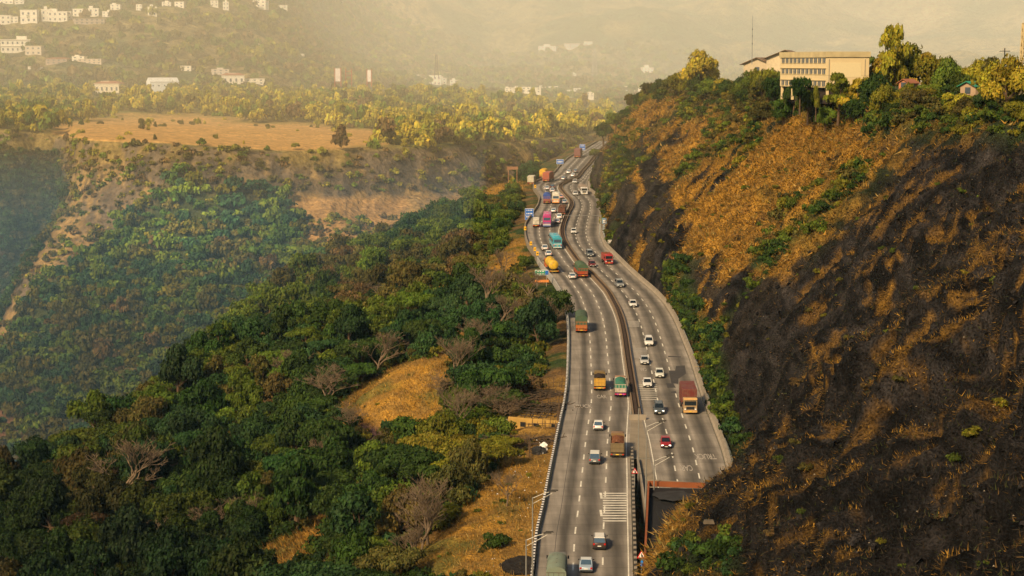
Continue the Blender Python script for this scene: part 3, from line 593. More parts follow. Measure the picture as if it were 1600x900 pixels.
def crown_mesh(name, g, style, R, H, n, leaf):
    V, T, c = crown_np(g, style, n, leaf/R); V = V*np.array([R, R, H]); F = np.arange(4*n).reshape(-1, 4)
    me = bpy.data.meshes.new(name); me.vertices.add(4*n); me.vertices.foreach_set('co', V.astype(np.float32).ravel())
    me.loops.add(4*n); me.loops.foreach_set('vertex_index', F.astype(np.int32).ravel()); me.polygons.add(n); me.polygons.foreach_set('loop_start', np.arange(0, 4*n, 4, dtype=np.int32))
    me.update(calc_edges=True); set_tint(me, T.reshape(-1, 3)); me.materials.append(M_leaf); return me, c*np.array([R, R, H])
def trunk_mesh(name, c, R, H, g, r=.28):
    mb = MB(); fork = H*.34; ln = g.uniform(-.5, .5, 2)
    mb.tube([(0, 0, -2.5), (ln[0]*.3, ln[1]*.3, fork*.5), (ln[0], ln[1], fork), (ln[0]*1.3, ln[1]*1.3, H*.72)], [r*1.5, r*1.1, r, r*.3], 7)
    for p in c[:7]:
        mid = ((ln[0]+p[0])/2, (ln[1]+p[1])/2, (fork+p[2])*.5-.05*H); mb.tube([(ln[0], ln[1], fork*.9), mid, tuple(p)], [r*.55, r*.38, r*.12], 5)
    me = mb.build(name, M_bark, None, True); m = me.data; bpy.data.objects.remove(me); return m
PROTO = []
_g = np.random.default_rng(3)
for style, R, H, n in (('round', 5, 9, 6500), ('round', 5, 8.5, 6500), ('umbrella', 6, 8.5, 6500), ('umbrella', 6, 9.5, 6500), ('tall', 4, 11, 5000), ('bush', 4.5, 6, 5000), ('sparse', 5, 10, 4200), ('round', 5, 10, 6800)):
    cm, c = crown_mesh('crown', _g, style, R, H, n, .25); PROTO.append((style, cm, trunk_mesh('trunk', c, R, H, _g), R, H))
KINDS = {'deep': (.038, .076, .014), 'mid': (.095, .138, .018), 'teal': (.032, .076, .024), 'yellow': (.170, .165, .018), 'olive': (.095, .088, .024), 'brown': (.125, .085, .036), 'sun': (.32, .27, .03)}  # 'sun' is a brighter leaf colour with sunlight painted in
KWORD = {'deep': 'dark green dense-crowned', 'mid': 'fresh green leafy', 'teal': 'deep bluish green', 'yellow': 'yellow-green feathery', 'olive': 'dull olive thin-leaved', 'brown': 'brownish half-bare', 'sun': 'golden-green sunlit'}
def add_tree(name, loc, pi, sc, kind, label, group, hs=1.0, g=_g, dim=1.0):
    st_, cm, tm, R, H = PROTO[pi]; r = empty(name, tuple(loc), g.uniform(0, 6.28)); r.scale = (sc, sc, sc*hs)
    for nm, me in (('trunk', tm), ('crown', cm)):
        o = bpy.data.objects.new(nm, me); COL.objects.link(o); o.parent = r
        if nm == 'crown': k = dim*np.array(KINDS[kind])*g.uniform(.8, 1.25)*g.uniform(.88, 1.12, 3); o.color = (*k, 1)
    return tag(r, label, 'tree', group)
def near_v(Gr, pX, pY, x, y, extra=0):
    d = (pX-x)**2+(pY-y)**2+extra; i = np.unravel_index(np.argmin(d), d.shape); return Gr[i], i
NLp = (px, py) = proj(NL)[:2]; NLD = proj(NL)[2]
# --- bare trees, each placed where the photo shows it
def bare_mesh(seed, H=9, spread=1.0, flat=0, depth=6):
    rr = random.Random(seed); mb = MB()
    def grow(p, d, L, r, lv):
        q = [p]; dd = d.copy()
        for k in range(3):
            dd = (dd+Vector((rr.gauss(0, .12), rr.gauss(0, .12), rr.gauss(0, .08)+.03))).normalized(); q.append(q[-1]+dd*L/3)
        mb.tube(q, [r, r*.88, r*.76, r*.62], 6 if lv < 2 else (4 if lv < 4 else 3), 0, False)
        if lv >= depth: return
        for k in range(rr.choice((2, 3, 3)) if lv else 5):
            ax = Vector((rr.gauss(0, 1), rr.gauss(0, 1), 0)).normalized(); a = rr.uniform(.35, .85)*spread
            nd = (dd*math.cos(a)+ax*math.sin(a)); nd.z = nd.z*(1-flat*.5)+.12; nd.normalize()
            grow(q[rr.choice((2, 3, 3))], nd, L*rr.uniform(.62, .84), max(r*.6, .035), lv+1)
    grow(Vector((0, 0, -1)), Vector((rr.gauss(0, .1), rr.gauss(0, .1), 1)), H*.42, H*.034, 0)
    me = bpy.data.meshes.new('limbs'); me.from_pydata(mb.v, [], mb.f); me.materials.append(M_bare); me.polygons.foreach_set('use_smooth', [True]*len(me.polygons)); return me
BARE = [bare_mesh(1, 10, 1.0, .2), bare_mesh(2, 10, 1.25, .9), bare_mesh(5, 10, .8, 0), bare_mesh(9, 10, 1.0, .5)]
bare_spots = [ # px,py base, height px, proto, label
 (193,790,110,3,'largest bare tree with a haze of pale twigs at the dark lower left'),(512,640,70,1,'bare tree with wide flat limbs just left of the golden grass knoll'),
 (715,690,75,0,'bare tree with a tall forked trunk below the dark tree beside the ruins'),(500,750,70,2,'bare tree among green crowns below the golden knoll'),
 (655,862,85,2,'bare slender tree with level branches on the lower slope, left of a pair'),(668,850,90,0,'bare slender tree with level branches on the lower slope, right of a pair'),
 (829,476,46,0,'bare tree under the roadside board and the yellow tanker'),(788,430,40,2,'small bare tree on the dry gully left of the road bend'),(745,560,55,0,'thin bare tree above the golden grass knoll'),
 (690,622,45,1,'grey bare tree on the right flank of the golden knoll'),(786,520,60,3,'yellowish bare tree in the forest left of the straight road'),(635,892,70,2,'small bare tree at the lower edge of the dry grass slope'),(790,790,50,0,'small bare tree standing in the ochre grass near the striped parapet'),
 (103,872,45,3,'small bare tree in the dark lower left corner'),(590,470,30,1,'small bare tree in the upper forest slope')]
_bg = random.Random(8)
for k_ in range(22):
    bx_, by_ = _bg.uniform(60, 860), _bg.uniform(430, 880)
    if by_ < 860-.62*bx_: continue
    if poly_in(np.array([bx_]), np.array([by_]), KNOLL)[0]: continue
    bare_spots.append((bx_, by_, _bg.uniform(45, 75), _bg.choice((0, 1, 2, 3)), 'slender bare tree rising out of the green canopy of the near slope'))
taken = []
for (bx, by, hp, k, lab) in bare_spots:
    p, i = near_v(NL, px, py, bx, by); D = NLD[i]; h = hp/FPX*D; o = bpy.data.objects.new('bare_tree', BARE[k]); COL.objects.link(o)
    tag(o, lab, 'bare tree', 'bare trees rising out of the near canopy' if 'slender bare tree rising' in lab else None); o.location = p; o.scale = [h/10.5]*3; o.rotation_euler.z = _g.uniform(0, 6.28); taken.append((p[0], p[1], h*.28))
    if hp > 60:
        for kk in (0,):
            pass
# --- special leafy trees
spec = [(770,652,13.5,3,'deep','big dark umbrella tree standing over the stick fences by the road'),(795,655,9,2,'deep','smaller dark tree touching the right side of the big umbrella tree'),
 (735,672,9,5,'mid','round green bush tree at the foot of the big umbrella tree'),(843,545,11,0,'teal','dark tree hugging the parapet at the long bend'),(868,505,9,1,'deep','dark tree against the parapet below the tarpaulin lorry'),
 (822,424,5,1,'mid','green tree at the parapet beside the yellow tanker'),(770,855,4.5,5,'deep','dark round bush alone on the ochre grass near the road'),(752,640,8,3,'deep','dark tree left of the big umbrella tree')]
for (bx, by, W_, pi, kd, lab) in spec:
    p, i = near_v(NL, px, py, bx, by); R = PROTO[pi][3]; add_tree('leafy_tree', p-np.array([0, 0, .3]), pi, W_/2/R, kd, lab, None); taken.append((p[0], p[1], W_*.5))
# --- forest on the near slope
g_f = grassm(px, py, 8)
vis = (px > -90) & (px < 892) & (py > 270) & (DX > 7) & (DX < B+25) & (g_f < .45)
bareclr = polym(px, py, [(800,640),(880,640),(870,905),(760,905),(770,760)], 4); vis &= bareclr < .5
idx = np.argwhere(vis & (_g.random(px.shape) < .5)); _g.shuffle(idx)
cell = {}; placed = []
def okay(x, y, r):
    ci, cj = int(x//10), int(y//10)
    for a in (-1, 0, 1):
        for b in (-1, 0, 1):
            for (x2, y2, r2) in cell.get((ci+a, cj+b), ()):
                if (x-x2)**2+(y-y2)**2 < ((r+r2)*.60)**2: return False
    return True
for t in taken: cell.setdefault((int(t[0]//10), int(t[1]//10)), []).append(t)
for i, j in idx[:26000]:
    p = NL[i, j]; D = NLD[i, j]
    if py[i, j] > 1010: continue
    R = _g.uniform(3.4, 7.2)*(1 if D < 450 else .85)
    if DX[i, j] < 16: R *= .6
    if not okay(p[0], p[1], R): continue
    # stay off the golden patches (crown would hide them)
    pyt = min(py[i, j], 899); 
    cell.setdefault((int(p[0]//10), int(p[1]//10)), []).append((p[0], p[1], R)); placed.append((R*FPX/D, p, R, px[i, j], py[i, j], D, DX[i, j]))
hidecheck = [np.array(q, float) for q in (KNOLL, GR_POLYS[1])]
def hides(x, y, sz, R, D):          # tree rooted just in front of the knoll or the grass would cover it
    cx = np.array([x-sz*.6, x, x+sz*.6, x]); cy = np.array([y-sz*.7, y-sz*1.1, y-sz*.7, y-sz*.5])
    return any(poly_in(cx, cy, [tuple(k) for k in q]).sum() >= 1 for q in hidecheck[:1])
placed = [t for t in placed if not hides(t[3], t[4], t[0], t[2], t[5]) and not any(poly_in(np.array([t[3]]), np.array([t[4]-t[0]*k]), [tuple(v) for v in GR_POLYS[n]])[0] for n in (1, 4) for k in (.5, 1.1))]
inview = [t for t in placed if -40 < t[3] < 900 and t[4]-t[0]*1.6 < 895]
inview.sort(key=lambda t: -t[0]); NIND = 250
def pick_kind(x, y, D):
    q = vn(np.array(x/70.), np.array(y/70.), np.array(0.), 5)+_g.uniform(-.22, .22)
    if x > 600 and y > 640: return _g.choice(['yellow', 'mid', 'deep', 'olive'], p=[.33, .27, .2, .2])
    if y < 560: return 'teal' if q < .35 else ('deep' if q < .5 else ('mid' if q < .72 else ('olive' if q < .93 else 'brown')))
    return 'deep' if q < .42 else ('teal' if q < .58 else ('mid' if q < .78 else ('olive' if q < .95 else 'brown')))
def zone(x, y):
    if y > 700: return 'on the lower slope at the bottom left' if x < 420 else 'on the lower slope above the dry grass'
    if x > 640: return 'between the golden knoll and the highway' if y > 520 else 'beside the long bend of the highway'
    return 'on the dark slope left of the golden knoll' if y > 560 else 'on the upper slope falling to the gorge'
rest = []
for n_, t in enumerate(inview):
    if n_ < NIND:
        sz, p, R, x, y, D, dx_ = t; kd = pick_kind(x, y, D); pi = int(_g.choice([0, 1, 2, 3, 5, 7, 6], p=[.19, .18, .16, .15, .12, .14, .06]))
        lab = KWORD[kd]+' tree '+zone(x, y); add_tree('leafy_tree', p-np.array([0, 0, 1.0]), pi, R/PROTO[pi][3], kd, lab, lab.replace(' tree ', ' trees '), _g.uniform(.75, 1.05), dim=1-.6*float(sst(y, 600, 840))*float(sst(-x, -620, -250)))  # dim darkens bottom-left crowns by colour, a painted vignette
    else: rest.append(t)
# --- woods beyond counting: one mesh each
def wood(name, items, mat, nproto=6, n=220, leaf=.16, styles=('round', 'round', 'umbrella', 'bush'), seed=1):
    """items: list of (point, radius, height, colour)"""
    g = np.random.default_rng(seed); pr_ = [crown_np(g, styles[k % len(styles)], n, leaf)[:2] for k in range(nproto)]
    Vs, Ts = [], []
    which = g.integers(0, nproto, len(items))
    P_ = np.array([i[0] for i in items]); R_s = np.array([i[1] for i in items]); H_s = np.array([i[2] for i in items]); C_s = np.array([i[3] for i in items])
    for k in range(nproto):
        s = np.where(which == k)[0]
        if not len(s): continue
        V, T = pr_[k]; V = V.reshape(-1, 3); T = T.reshape(-1, 3); a = g.uniform(0, 6.28, len(s)); ca, sa = np.cos(a), np.sin(a)
        X = (V[None, :, 0]*ca[:, None]-V[None, :, 1]*sa[:, None])*R_s[s, None]+P_[s, None, 0]; Y = (V[None, :, 0]*sa[:, None]+V[None, :, 1]*ca[:, None])*R_s[s, None]+P_[s, None, 1]
        Z = V[None, :, 2]*H_s[s, None]+P_[s, None, 2]; Vs.append(np.stack([X, Y, Z], -1).reshape(-1, 3)); Ts.append((T[None]*C_s[s][:, None]).reshape(-1, 3))
    V = np.concatenate(Vs); T = np.concatenate(Ts); o = np_mesh(name, V, np.arange(len(V)).reshape(-1, 4), mat, T); return tag(o, kind='stuff')
K = {k: np.array(v) for k, v in KINDS.items()}
its = [(t[1]-np.array([0, 0, 1.5]), t[2], t[2]*_g.uniform(1.4, 1.9), K[pick_kind(t[3], t[4], t[5])]*_g.uniform(.8, 1.3)) for t in rest]
tag(wood('forest', its, M_leaf, 6, 1300, .075, seed=2), 'dense green forest on the slope falling from the highway to the gorge', 'forest')
# undergrowth bushes fill the gaps under the near trees
ii = np.argwhere((px > -60) & (px < 890) & (py < 940) & (py > 275) & (DX > 5) & (DX < B+18) & (g_f < .6) & (bareclr < .5)); _g.shuffle(ii)
its = []
for i, j in ii[:5200]:
    R = _g.uniform(.9, 2.4); kd = _g.choice(['deep', 'mid', 'teal', 'olive', 'yellow'] if px[i, j] > 560 else ['deep', 'mid', 'teal', 'deep', 'olive']); its.append((NL[i, j]-np.array([0, 0, .4]), R, R*1.5, K[kd]*_g.uniform(.55, 1.0)*(1-.65*float(sst(py[i, j], 620, 860))*float(sst(-px[i, j], -620, -250)))))  # bottom-left bushes darkened by colour to match the dimmed crowns
ii = np.argwhere((px > 560) & (px < 890) & (py < 930) & (py > 275) & (DX > 2) & (DX < 60) & (g_f > .5)); _g.shuffle(ii)
for i, j in ii[:120]:
    R = _g.uniform(.35, .9); its.append((NL[i, j]-np.array([0, 0, .2]), R, R*1.3, K[_g.choice(['yellow', 'olive', 'mid'])]*_g.uniform(.6, 1.1)))
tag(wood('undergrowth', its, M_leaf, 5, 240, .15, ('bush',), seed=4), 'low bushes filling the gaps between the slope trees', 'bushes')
def scatter(Gr, mask, n, mind, g, area=None):
    w = mask.ravel().astype(float)
    if area is None:
        a = np.linalg.norm(np.cross(np.gradient(Gr, axis=0), np.gradient(Gr, axis=1)), axis=-1).ravel(); w = w*a
    ix = g.choice(w.size, min(n*3, int((w > 0).sum())), replace=False, p=w/w.sum()); out = []; grid = {}
    for q in ix:
        p = Gr.reshape(-1, 3)[q]; key = tuple((p//mind).astype(int)); bad = False
        for a in (-1, 0, 1):
            for b in (-1, 0, 1):
                for c_ in (-1, 0, 1):
                    for r in grid.get((key[0]+a, key[1]+b, key[2]+c_), ()):
                        if ((r-p)**2).sum() < mind*mind: bad = True
        if bad: continue
        grid.setdefault(key, []).append(p); out.append(q)
        if len(out) >= n: break
    return np.array(out)
# woods across the gorge
gg = np.random.default_rng(12)
inf = (fpx > -60) & (fpx < 980) & (fpy < 860)
m = np.where((FLtal > .45) & (FLv > 2.2), 1.0, 0)*inf; s = scatter(FL, m, 3400, 3.6, gg); F_ = FL.reshape(-1, 3); fx_, fy_ = fpx.ravel(), fpy.ravel(); nz = fbm(F_[s, 0], F_[s, 1], F_[s, 2], 45, 3, 77)
pal = [K['deep']*1.5, K['mid']*1.25, np.array([.030, .078, .036]), K['yellow']*.7, K['olive']*1.1, K['brown']*1.1]
its = []
for k, q in enumerate(s):
    v = nz[k]+gg.uniform(-.2, .2); c_ = pal[2] if v < .42 else (pal[1] if v < .55 else (pal[0] if v < .64 else (pal[4] if v < .74 else pal[5])))
    if gg.random() < .12: c_ = pal[3]
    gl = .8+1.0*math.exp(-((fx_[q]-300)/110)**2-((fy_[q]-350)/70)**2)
    R = gg.uniform(2.2, 5.0); its.append((F_[q]-np.array([0, 0, 1]), R, R*gg.uniform(1.3, 1.8), c_*gl*gg.uniform(.75, 1.3)*(1-.3*float(sst(fy_[q], 400, 600)))))  # lower trees darkened in colour for the gorge shade
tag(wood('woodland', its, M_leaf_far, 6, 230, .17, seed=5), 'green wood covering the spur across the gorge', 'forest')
m = np.where((FLv > 2.05) & (FLtal <= .45), .15+.85*sst(fbm(FL[..., 0], FL[..., 1], FL[..., 2], 30, 3, 78), .5, .62)*(1-.5*(FLcany > .5))+1.4*(FLcany > .5), 0)*inf
m *= ~((fpy > 300) & (fpy < 340) & (fpx > 450) & (t2.shape == t2.shape)); s = scatter(FL, m, 2300, 2.6, gg); its = []
for q in s:
    R = gg.uniform(.8, 3.0) if FLcany.ravel()[q] < .5 else gg.uniform(1.6, 4); kd = gg.choice(['olive', 'yellow', 'olive', 'brown', 'mid']) if FLcany.ravel()[q] < .5 else gg.choice(['deep', 'teal', 'deep', 'olive']); its.append((F_[q]-np.array([0, 0, .8]), R, R*1.4, K[kd]*(1.3 if FLcany.ravel()[q] < .5 else .8)*gg.uniform(.7, 1.3)))  # canyon bushes get a darker colour standing in for canyon shade
gi = gg.integers(0, GF.shape[0]*GF.shape[1]*6//10, 2600)
for q in gi: R = gg.uniform(2.5, 5); its.append((GF.reshape(-1, 3)[q]+np.array([gg.uniform(-2, 2), gg.uniform(-2, 2), -.8]), R, R*1.5, K[gg.choice(['deep', 'teal', 'olive', 'mid'])]*gg.uniform(.6, 1.1)))
tag(wood('scrub', its, M_leaf_far, 5, 150, .2, ('bush', 'round'), seed=6), 'scattered scrub on the far cliff and in the side canyon', 'bushes')
m = np.where((FLv < 2.08) & (FLgold < .3), 1.0, .0)*(fpx > -60)*(fpx < 985)*sst(-FL[..., 1], -1500, -1100)
m += .035*((FLv < 2.1) & (FLgold >= .3)); s = scatter(FL, m, 2600, 4.2, gg); its = []
for q in s:
    if cleared(fx_[q], fy_[q]): continue
    R = gg.uniform(2.6, 6.5)*(.45 if FLgold.ravel()[q] > .3 else 1); kd = gg.choice(['sun', 'yellow', 'mid', 'olive', 'brown'], p=[.42, .26, .14, .12, .06] if FLgold.ravel()[q] < .3 else [.3, .4, 0, .3, 0]); y_ = 1.2 if fx_[q] > 350 else 1.1  # golden share and extra brightness put sunlight into the leaf colour
    if fx_[q] < 130: kd = gg.choice(['mid', 'yellow', 'sun', 'deep'])
    its.append((F_[q]-np.array([0, 0, 1]), R, R*gg.uniform(1.4, 2.2), K[kd]*y_*gg.uniform(.8, 1.3)))
tag(wood('woodland', its, M_leaf_far, 6, 240, .17, ('round', 'tall', 'umbrella', 'bush'), seed=7), 'sunlit yellow-green wood covering the plateau behind the dry field', 'forest')
mh = (hpx > -80) & (hpx < 1250) & (hpy > -30) & (hD < 2700); s = scatter(FH, mh*1.0, 5200, 7, gg, None); H_ = FH.reshape(-1, 3); its = []
for q in s:
    if cleared(hpx.ravel()[q], hpy.ravel()[q]): continue
    R = gg.uniform(3.5, 7.5); kd = gg.choice(['deep', 'mid', 'olive', 'brown', 'yellow']); its.append((H_[q]-np.array([0, 0, 2]), R, R*1.5, K[kd]*gg.uniform(.9, 1.4)))
tag(wood('woodland', its, M_leaf_far, 5, 60, .34, seed=8), 'hazy wood on the distant hills behind the plateau', 'forest')
# --- cliff vegetation
m = (CLgreen > .5)*(CLT < 1.05)*(cpx < 1640)*(cpy < 930); s = scatter(CL, m*1.0, 2300, 1.5, gg); C_ = CL.reshape(-1, 3); its = []
cxx, cyy = cpx.ravel(), cpy.ravel()
for q in s:
    R = gg.uniform(.8, 2.3); kd = gg.choice(['mid', 'deep', 'teal', 'deep', 'mid']) if cxx[q] < 1170 and cyy[q] > 380 else gg.choice(['olive', 'mid', 'yellow', 'deep'])
    its.append((C_[q]-np.array([0, 0, .5]), R, R*1.4, K[kd]*gg.uniform(.7, 1.3)))
m = (CLgreen < .5)*(CLT < .95)*(CLT > .03)*(cpx < 1640)*(cpy < 930)*(1-.8*CLdark); s = scatter(CL, m*1.0, 700, 3, gg)
for q in s: R = gg.uniform(.4, 1.2); its.append((C_[q]-np.array([0, 0, .3]), R, R*1.2, K[gg.choice(['olive', 'brown', 'yellow', 'mid'])]*gg.uniform(.6, 1.1)))
tag(wood('scrub', its, M_leaf, 6, 420, .12, ('bush', 'bush', 'round'), seed=9), 'green scrub on the rocky slope right of the highway', 'bushes')
def tufts(name, Gr, Nr, w, n, L0, L1, wd, cols, seed, label, hang=.45):
    g = np.random.default_rng(seed); a = np.linalg.norm(np.cross(np.gradient(Gr, axis=0), np.gradient(Gr, axis=1)), axis=-1)
    w = (w*a).ravel(); ix = g.choice(w.size, n, p=w/w.sum()); p = Gr.reshape(-1, 3)[ix]; nn = Nr.reshape(-1, 3)[ix]
    p = p+g.normal(size=p.shape)*.5*np.array([1, 1, .5]); down = unit(np.array([0, 0, -1.])-nn*(-nn[:, 2:3]))
    clump = vn(p[:, 0]/1.5, p[:, 1]/1.5, p[:, 2]/1.5, 3); L = (L0+(L1-L0)*g.random(n)*clump*1.6)[:, None]
    side = unit(np.cross(nn, down+g.normal(size=p.shape)*.35)); tip = p+L*unit(nn*.6+down*hang+g.normal(size=p.shape)*.5+np.array([0, 0, .25])); W = wd*g.uniform(.6, 1.4, n)[:, None]
    V = np.stack([p-side*W-nn*.15, p+side*W-nn*.15, tip], 1); ci = g.integers(0, len(cols), n); c_ = np.array(cols)[ci]*(g.uniform(.55, 1.25, n)*(.6+.7*clump))[:, None]
    o = np_mesh(name, V.reshape(-1, 3), np.arange(3*n).reshape(-1, 3), M_grass, np.repeat(c_[:, None], 3, 1).reshape(-1, 3)); return tag(o, label, 'grass', kind='stuff')
inc = (cpx > 880)*(cpx < 1650)*(cpy > 90)*(cpy < 940)*(CLT < 1)
GC = [(.50, .28, .05), (.40, .22, .045), (.22, .13, .04), (.46, .32, .11), (.16, .14, .04)]
tufts('dry_grass', CL, CLn, CLgold*inc*(1-CLdark)+.0, 110000, .4, 1.3, .16, GC, 21, 'golden dry grass on the far part of the rocky slope')
tufts('dry_grass', CL, CLn, CLgold*inc*CLdark, 60000, .2, .6, .05, [(.42, .24, .045), (.30, .17, .03), (.20, .12, .03)], 22, 'thin ochre grass in streaks on the burnt near slope')
tufts('dry_grass', CL, CLn, (1-CLgold)*inc*CLdark, 80000, .2, .7, .06, [(.06, .045, .03), (.13, .08, .03), (.03, .025, .022), (.05, .06, .02)], 23, 'short burnt stubble between the rocks of the near slope')
ing = (px > 560)*(px < 890)*(py > 270)*(py < 935)
tufts('dry_grass', NL, NLn, gm*ing*(DX > 1)*(1-.9*ruin), 60000, .3, 1.0, .07, GC, 24, 'golden dry grass on the knoll and the roadside bank', .35)
tufts('dry_grass', NL, NLn, gm*(px <= 560)*(px > -40)*(py > 270)*(py < 935), 12000, .4, 1.2, .12, GC, 25, 'golden dry grass in the openings of the lower forest', .35)
inr = np.argwhere((CLT > .93) & (CLT < 1.06) & (cpx > 985) & (cpx < 1625)); gx = np.random.default_rng(44); gx.shuffle(inr); rim = []
for i, j in inr[:4000]:
    q = CL[i, j]; R = gx.uniform(2.2, 4.8); x0, y0 = cpx[i, j], cpy[i, j]
    if 1225 < x0 < 1350 and CLT[i, j] > 1.0: continue
    if any((q[0]-a[0])**2+(q[1]-a[1])**2 < ((R+b)*.72)**2 for a, b in rim): continue
    rim.append((q, R)); kd = gx.choice(['deep', 'mid', 'olive', 'yellow'] if CLT[i, j] < .99 else ['yellow', 'mid', 'deep', 'sun'])
    side_ = 'left of the cream building' if x0 < 1217 else ('below the cream building' if x0 < 1357 else 'right of the cream building')
    lab = {'deep': 'dark green', 'mid': 'fresh green', 'olive': 'olive', 'yellow': 'yellow-green', 'sun': 'golden-green'}[kd]+' bushy tree along the cliff rim '+side_
    add_tree('rim_tree', q-np.array([0, 0, .8]), int(gx.choice([5, 0, 1])), R/4.8, kd, lab, lab.replace(' tree ', ' trees '), gx.uniform(.75, 1.0))
    if len(rim) > 120: break
print('RIM', len(rim))
# --- trees along the cliff top
crest_t = [ # px, base py, D, crown width m, proto, kind, hs, label
 (1092,138,560,15,0,'sun',.85,'rounded golden-green tree with a clipped dome at the left end of the cliff top'),(1066,145,575,10,1,'yellow',.8,'lower tree joined to the left side of the domed tree on the cliff top'),
 (1192,144,470,8,1,'yellow',1.0,'tall green tree in front of the gabled roof on the cliff top'),(1168,148,490,9,0,'mid',.8,'round tree below the radio mast'),(1210,150,450,8,1,'deep',.8,'dark tree touching the left end of the cream building'),
 (1250,145,400,6,1,'deep',.8,'small dark tree in front of the cream building windows'),(1275,158,390,3,4,'yellow',.8,'thin young tree by the corner of the cream building'),
 (1310,158,385,8.5,6,'yellow',.75,'open-branched light green tree before the right end wall of the cream building'),(1340,160,380,9,6,'sun',.6,'bright yellow-green bush tree right of the cream building corner'),
 (1390,140,400,13,6,'sun',1.1,'tallest tree on the cliff top with airy branches right of the cream building'),(1420,138,410,13,0,'yellow',.8,'broad green tree under the tallest airy tree'),(1352,112,440,8,2,'mid',1,'flat-topped tree just behind the right end of the cream building'),
 (1447,140,400,10,6,'sun',.85,'airy tree to the right of the tallest cliff-top tree'),(1480,142,380,9,0,'mid',.8,'round green tree on the right part of the cliff top'),(1455,155,360,8,3,'mid',.7,'low spreading green tree before the right cliff-top trees'),
 (1500,152,350,8,3,'deep',.7,'dark spreading tree left of the green roofed shed'),(1545,146,345,9,6,'olive',.8,'dull thin tree near the power pole'),(1580,145,330,9,2,'olive',1.0,'olive tree between the power pole and the lattice tower'),(1600,160,320,8,0,'yellow',.8,'yellow-green tree at the right edge of the cliff top'),
 (1140,150,515,8,5,'deep',.9,'dark bushy tree between the domed tree and the gabled house'),(1116,152,530,9,1,'mid',.8,'green tree right of the domed tree'),(1035,150,600,8,5,'deep',.9,'dark bushy tree on the falling left shoulder of the cliff'),(1010,160,630,8,5,'mid',.9,'green bushy tree lower on the left shoulder of the cliff'),
 (985,182,655,9,5,'deep',.9,'dark bushy tree half way down the cliff shoulder'),(962,200,690,9,1,'mid',.9,'green tree low on the cliff shoulder above the road'),(943,218,720,9,0,'deep',.9,'lowest dark tree of the cliff shoulder above the far road'),(930,240,745,7,5,'mid',.9,'green bush overhanging the farthest stretch of the road'),
 (1380,170,365,7,5,'olive',.8,'olive bush on the cliff rim below the tallest airy tree'),(1425,172,350,7,5,'yellow',.8,'yellowish bush on the cliff rim left of the green shed'),(1225,165,430,8,5,'deep',.7,'dark bush on the rim under the left end of the cream building'),(1190,166,455,8,5,'olive',.7,'olive bush on the cliff rim under the radio mast'),
 (1375,150,405,11,0,'sun',.85,'round golden tree filling the gap right of the cream building'),(1462,146,385,11,1,'yellow',.9,'broad yellow-green tree between the hut and the green-roofed shed'),(1530,150,350,9,0,'sun',.85,'golden-green round tree behind the green-roofed shed'),(1565,158,335,9,1,'yellow',.7,'low yellow-green tree at the foot of the power pole'),
 (1240,156,425,7,0,'deep',.7,'dark round tree hiding the columns at the left end of the cream building'),(1262,162,405,6.5,1,'mid',.7,'green round tree hiding the columns below the cream building windows'),(1322,162,388,7,0,'yellow',.7,'yellow-green round tree hiding the base of the end wall'),
 (1290,172,395,6,5,'mid',.7,'low green bush under the corner of the cream building')]
for (x, y, D, W_, pi, kd, hs, lab) in crest_t:
    sc = W_/2/PROTO[pi][3]; p = P(x, y+3, D); q, _i = near_v(CL, cD*0+CL[..., 0]*8, CL[..., 1]*8, p[0]*8, p[1]*8, (CLT < .9)*1e9); dz = min(max(p[2]-q[2], 0), 2.5)
    Hh_ = PROTO[pi][4]*sc*hs; add_tree('leafy_tree', p-np.array([0, 0, dz+.3]), pi, sc, kd, lab, None, hs*(Hh_+dz)/Hh_)
# ================================================================= VEHICLES
M_car = paint('car_paint', .28, .1, .15); M_panel = paint('painted_panel', .6, 0, .55); M_cloth = paint('tarpaulin', .9, 0, .35)
M_glass = plain('dark_glass', (.012, .018, .025), .12, var=.1, spec=.6); M_sky_glass = plain('rear_glass', (.05, .09, .15), .12, spec=.8)
M_tyre = plain('rubber', (.012, .012, .012), .9); M_rim = plain('wheel_rim', (.35, .35, .36), .4, metal=.7)
M_lamp = plain('headlamp', (.75, .78, .8), .2); M_lit = plain('lit_headlamp', (1, .95, .8), .3, emis=2.2); M_red = plain('tail_lamp_red', (.45, .015, .01), .3, emis=.12)
M_plate = plain('number_plate', (.75, .75, .72), .6); M_yplate = plain('yellow_number_plate', (.75, .5, .05), .6); M_trim = plain('black_trim', (.02, .02, .022), .6); M_chassis = plain('truck_chassis', (.025, .02, .018), .8)
def cobj(mb, name, mat, par, col=None, **k):
    o = mb.build(name, mat, par, **k)
    if col is not None: o.color = (*col, 1)
    return o
def wheels(r, xs, ys_, rad, w, dual=()):
    for y in ys_:
        for s in (-1, 1):
            ww = w*2 if y in dual else w
            t = MB().cyl((s*(xs-ww/2), y, rad), rad, ww, 'x', 14).build('wheel', M_tyre, r, smooth=True)
            MB().cyl((s*(xs-.005), y, rad), rad*.58, .03, 'x', 10).build('rim', M_rim, t)
def ring(y, w, z0, z1, r=.12, sl=0):     # rounded-rect cross-section at y
    return [(-w+r, y, z0), (w-r, y, z0), (w, y, z0+r), (w, y+sl, z1-r), (w-r*1.2, y+sl, z1), (-w+r*1.2, y+sl, z1), (-w, y+sl, z1-r), (-w, y, z0+r)]
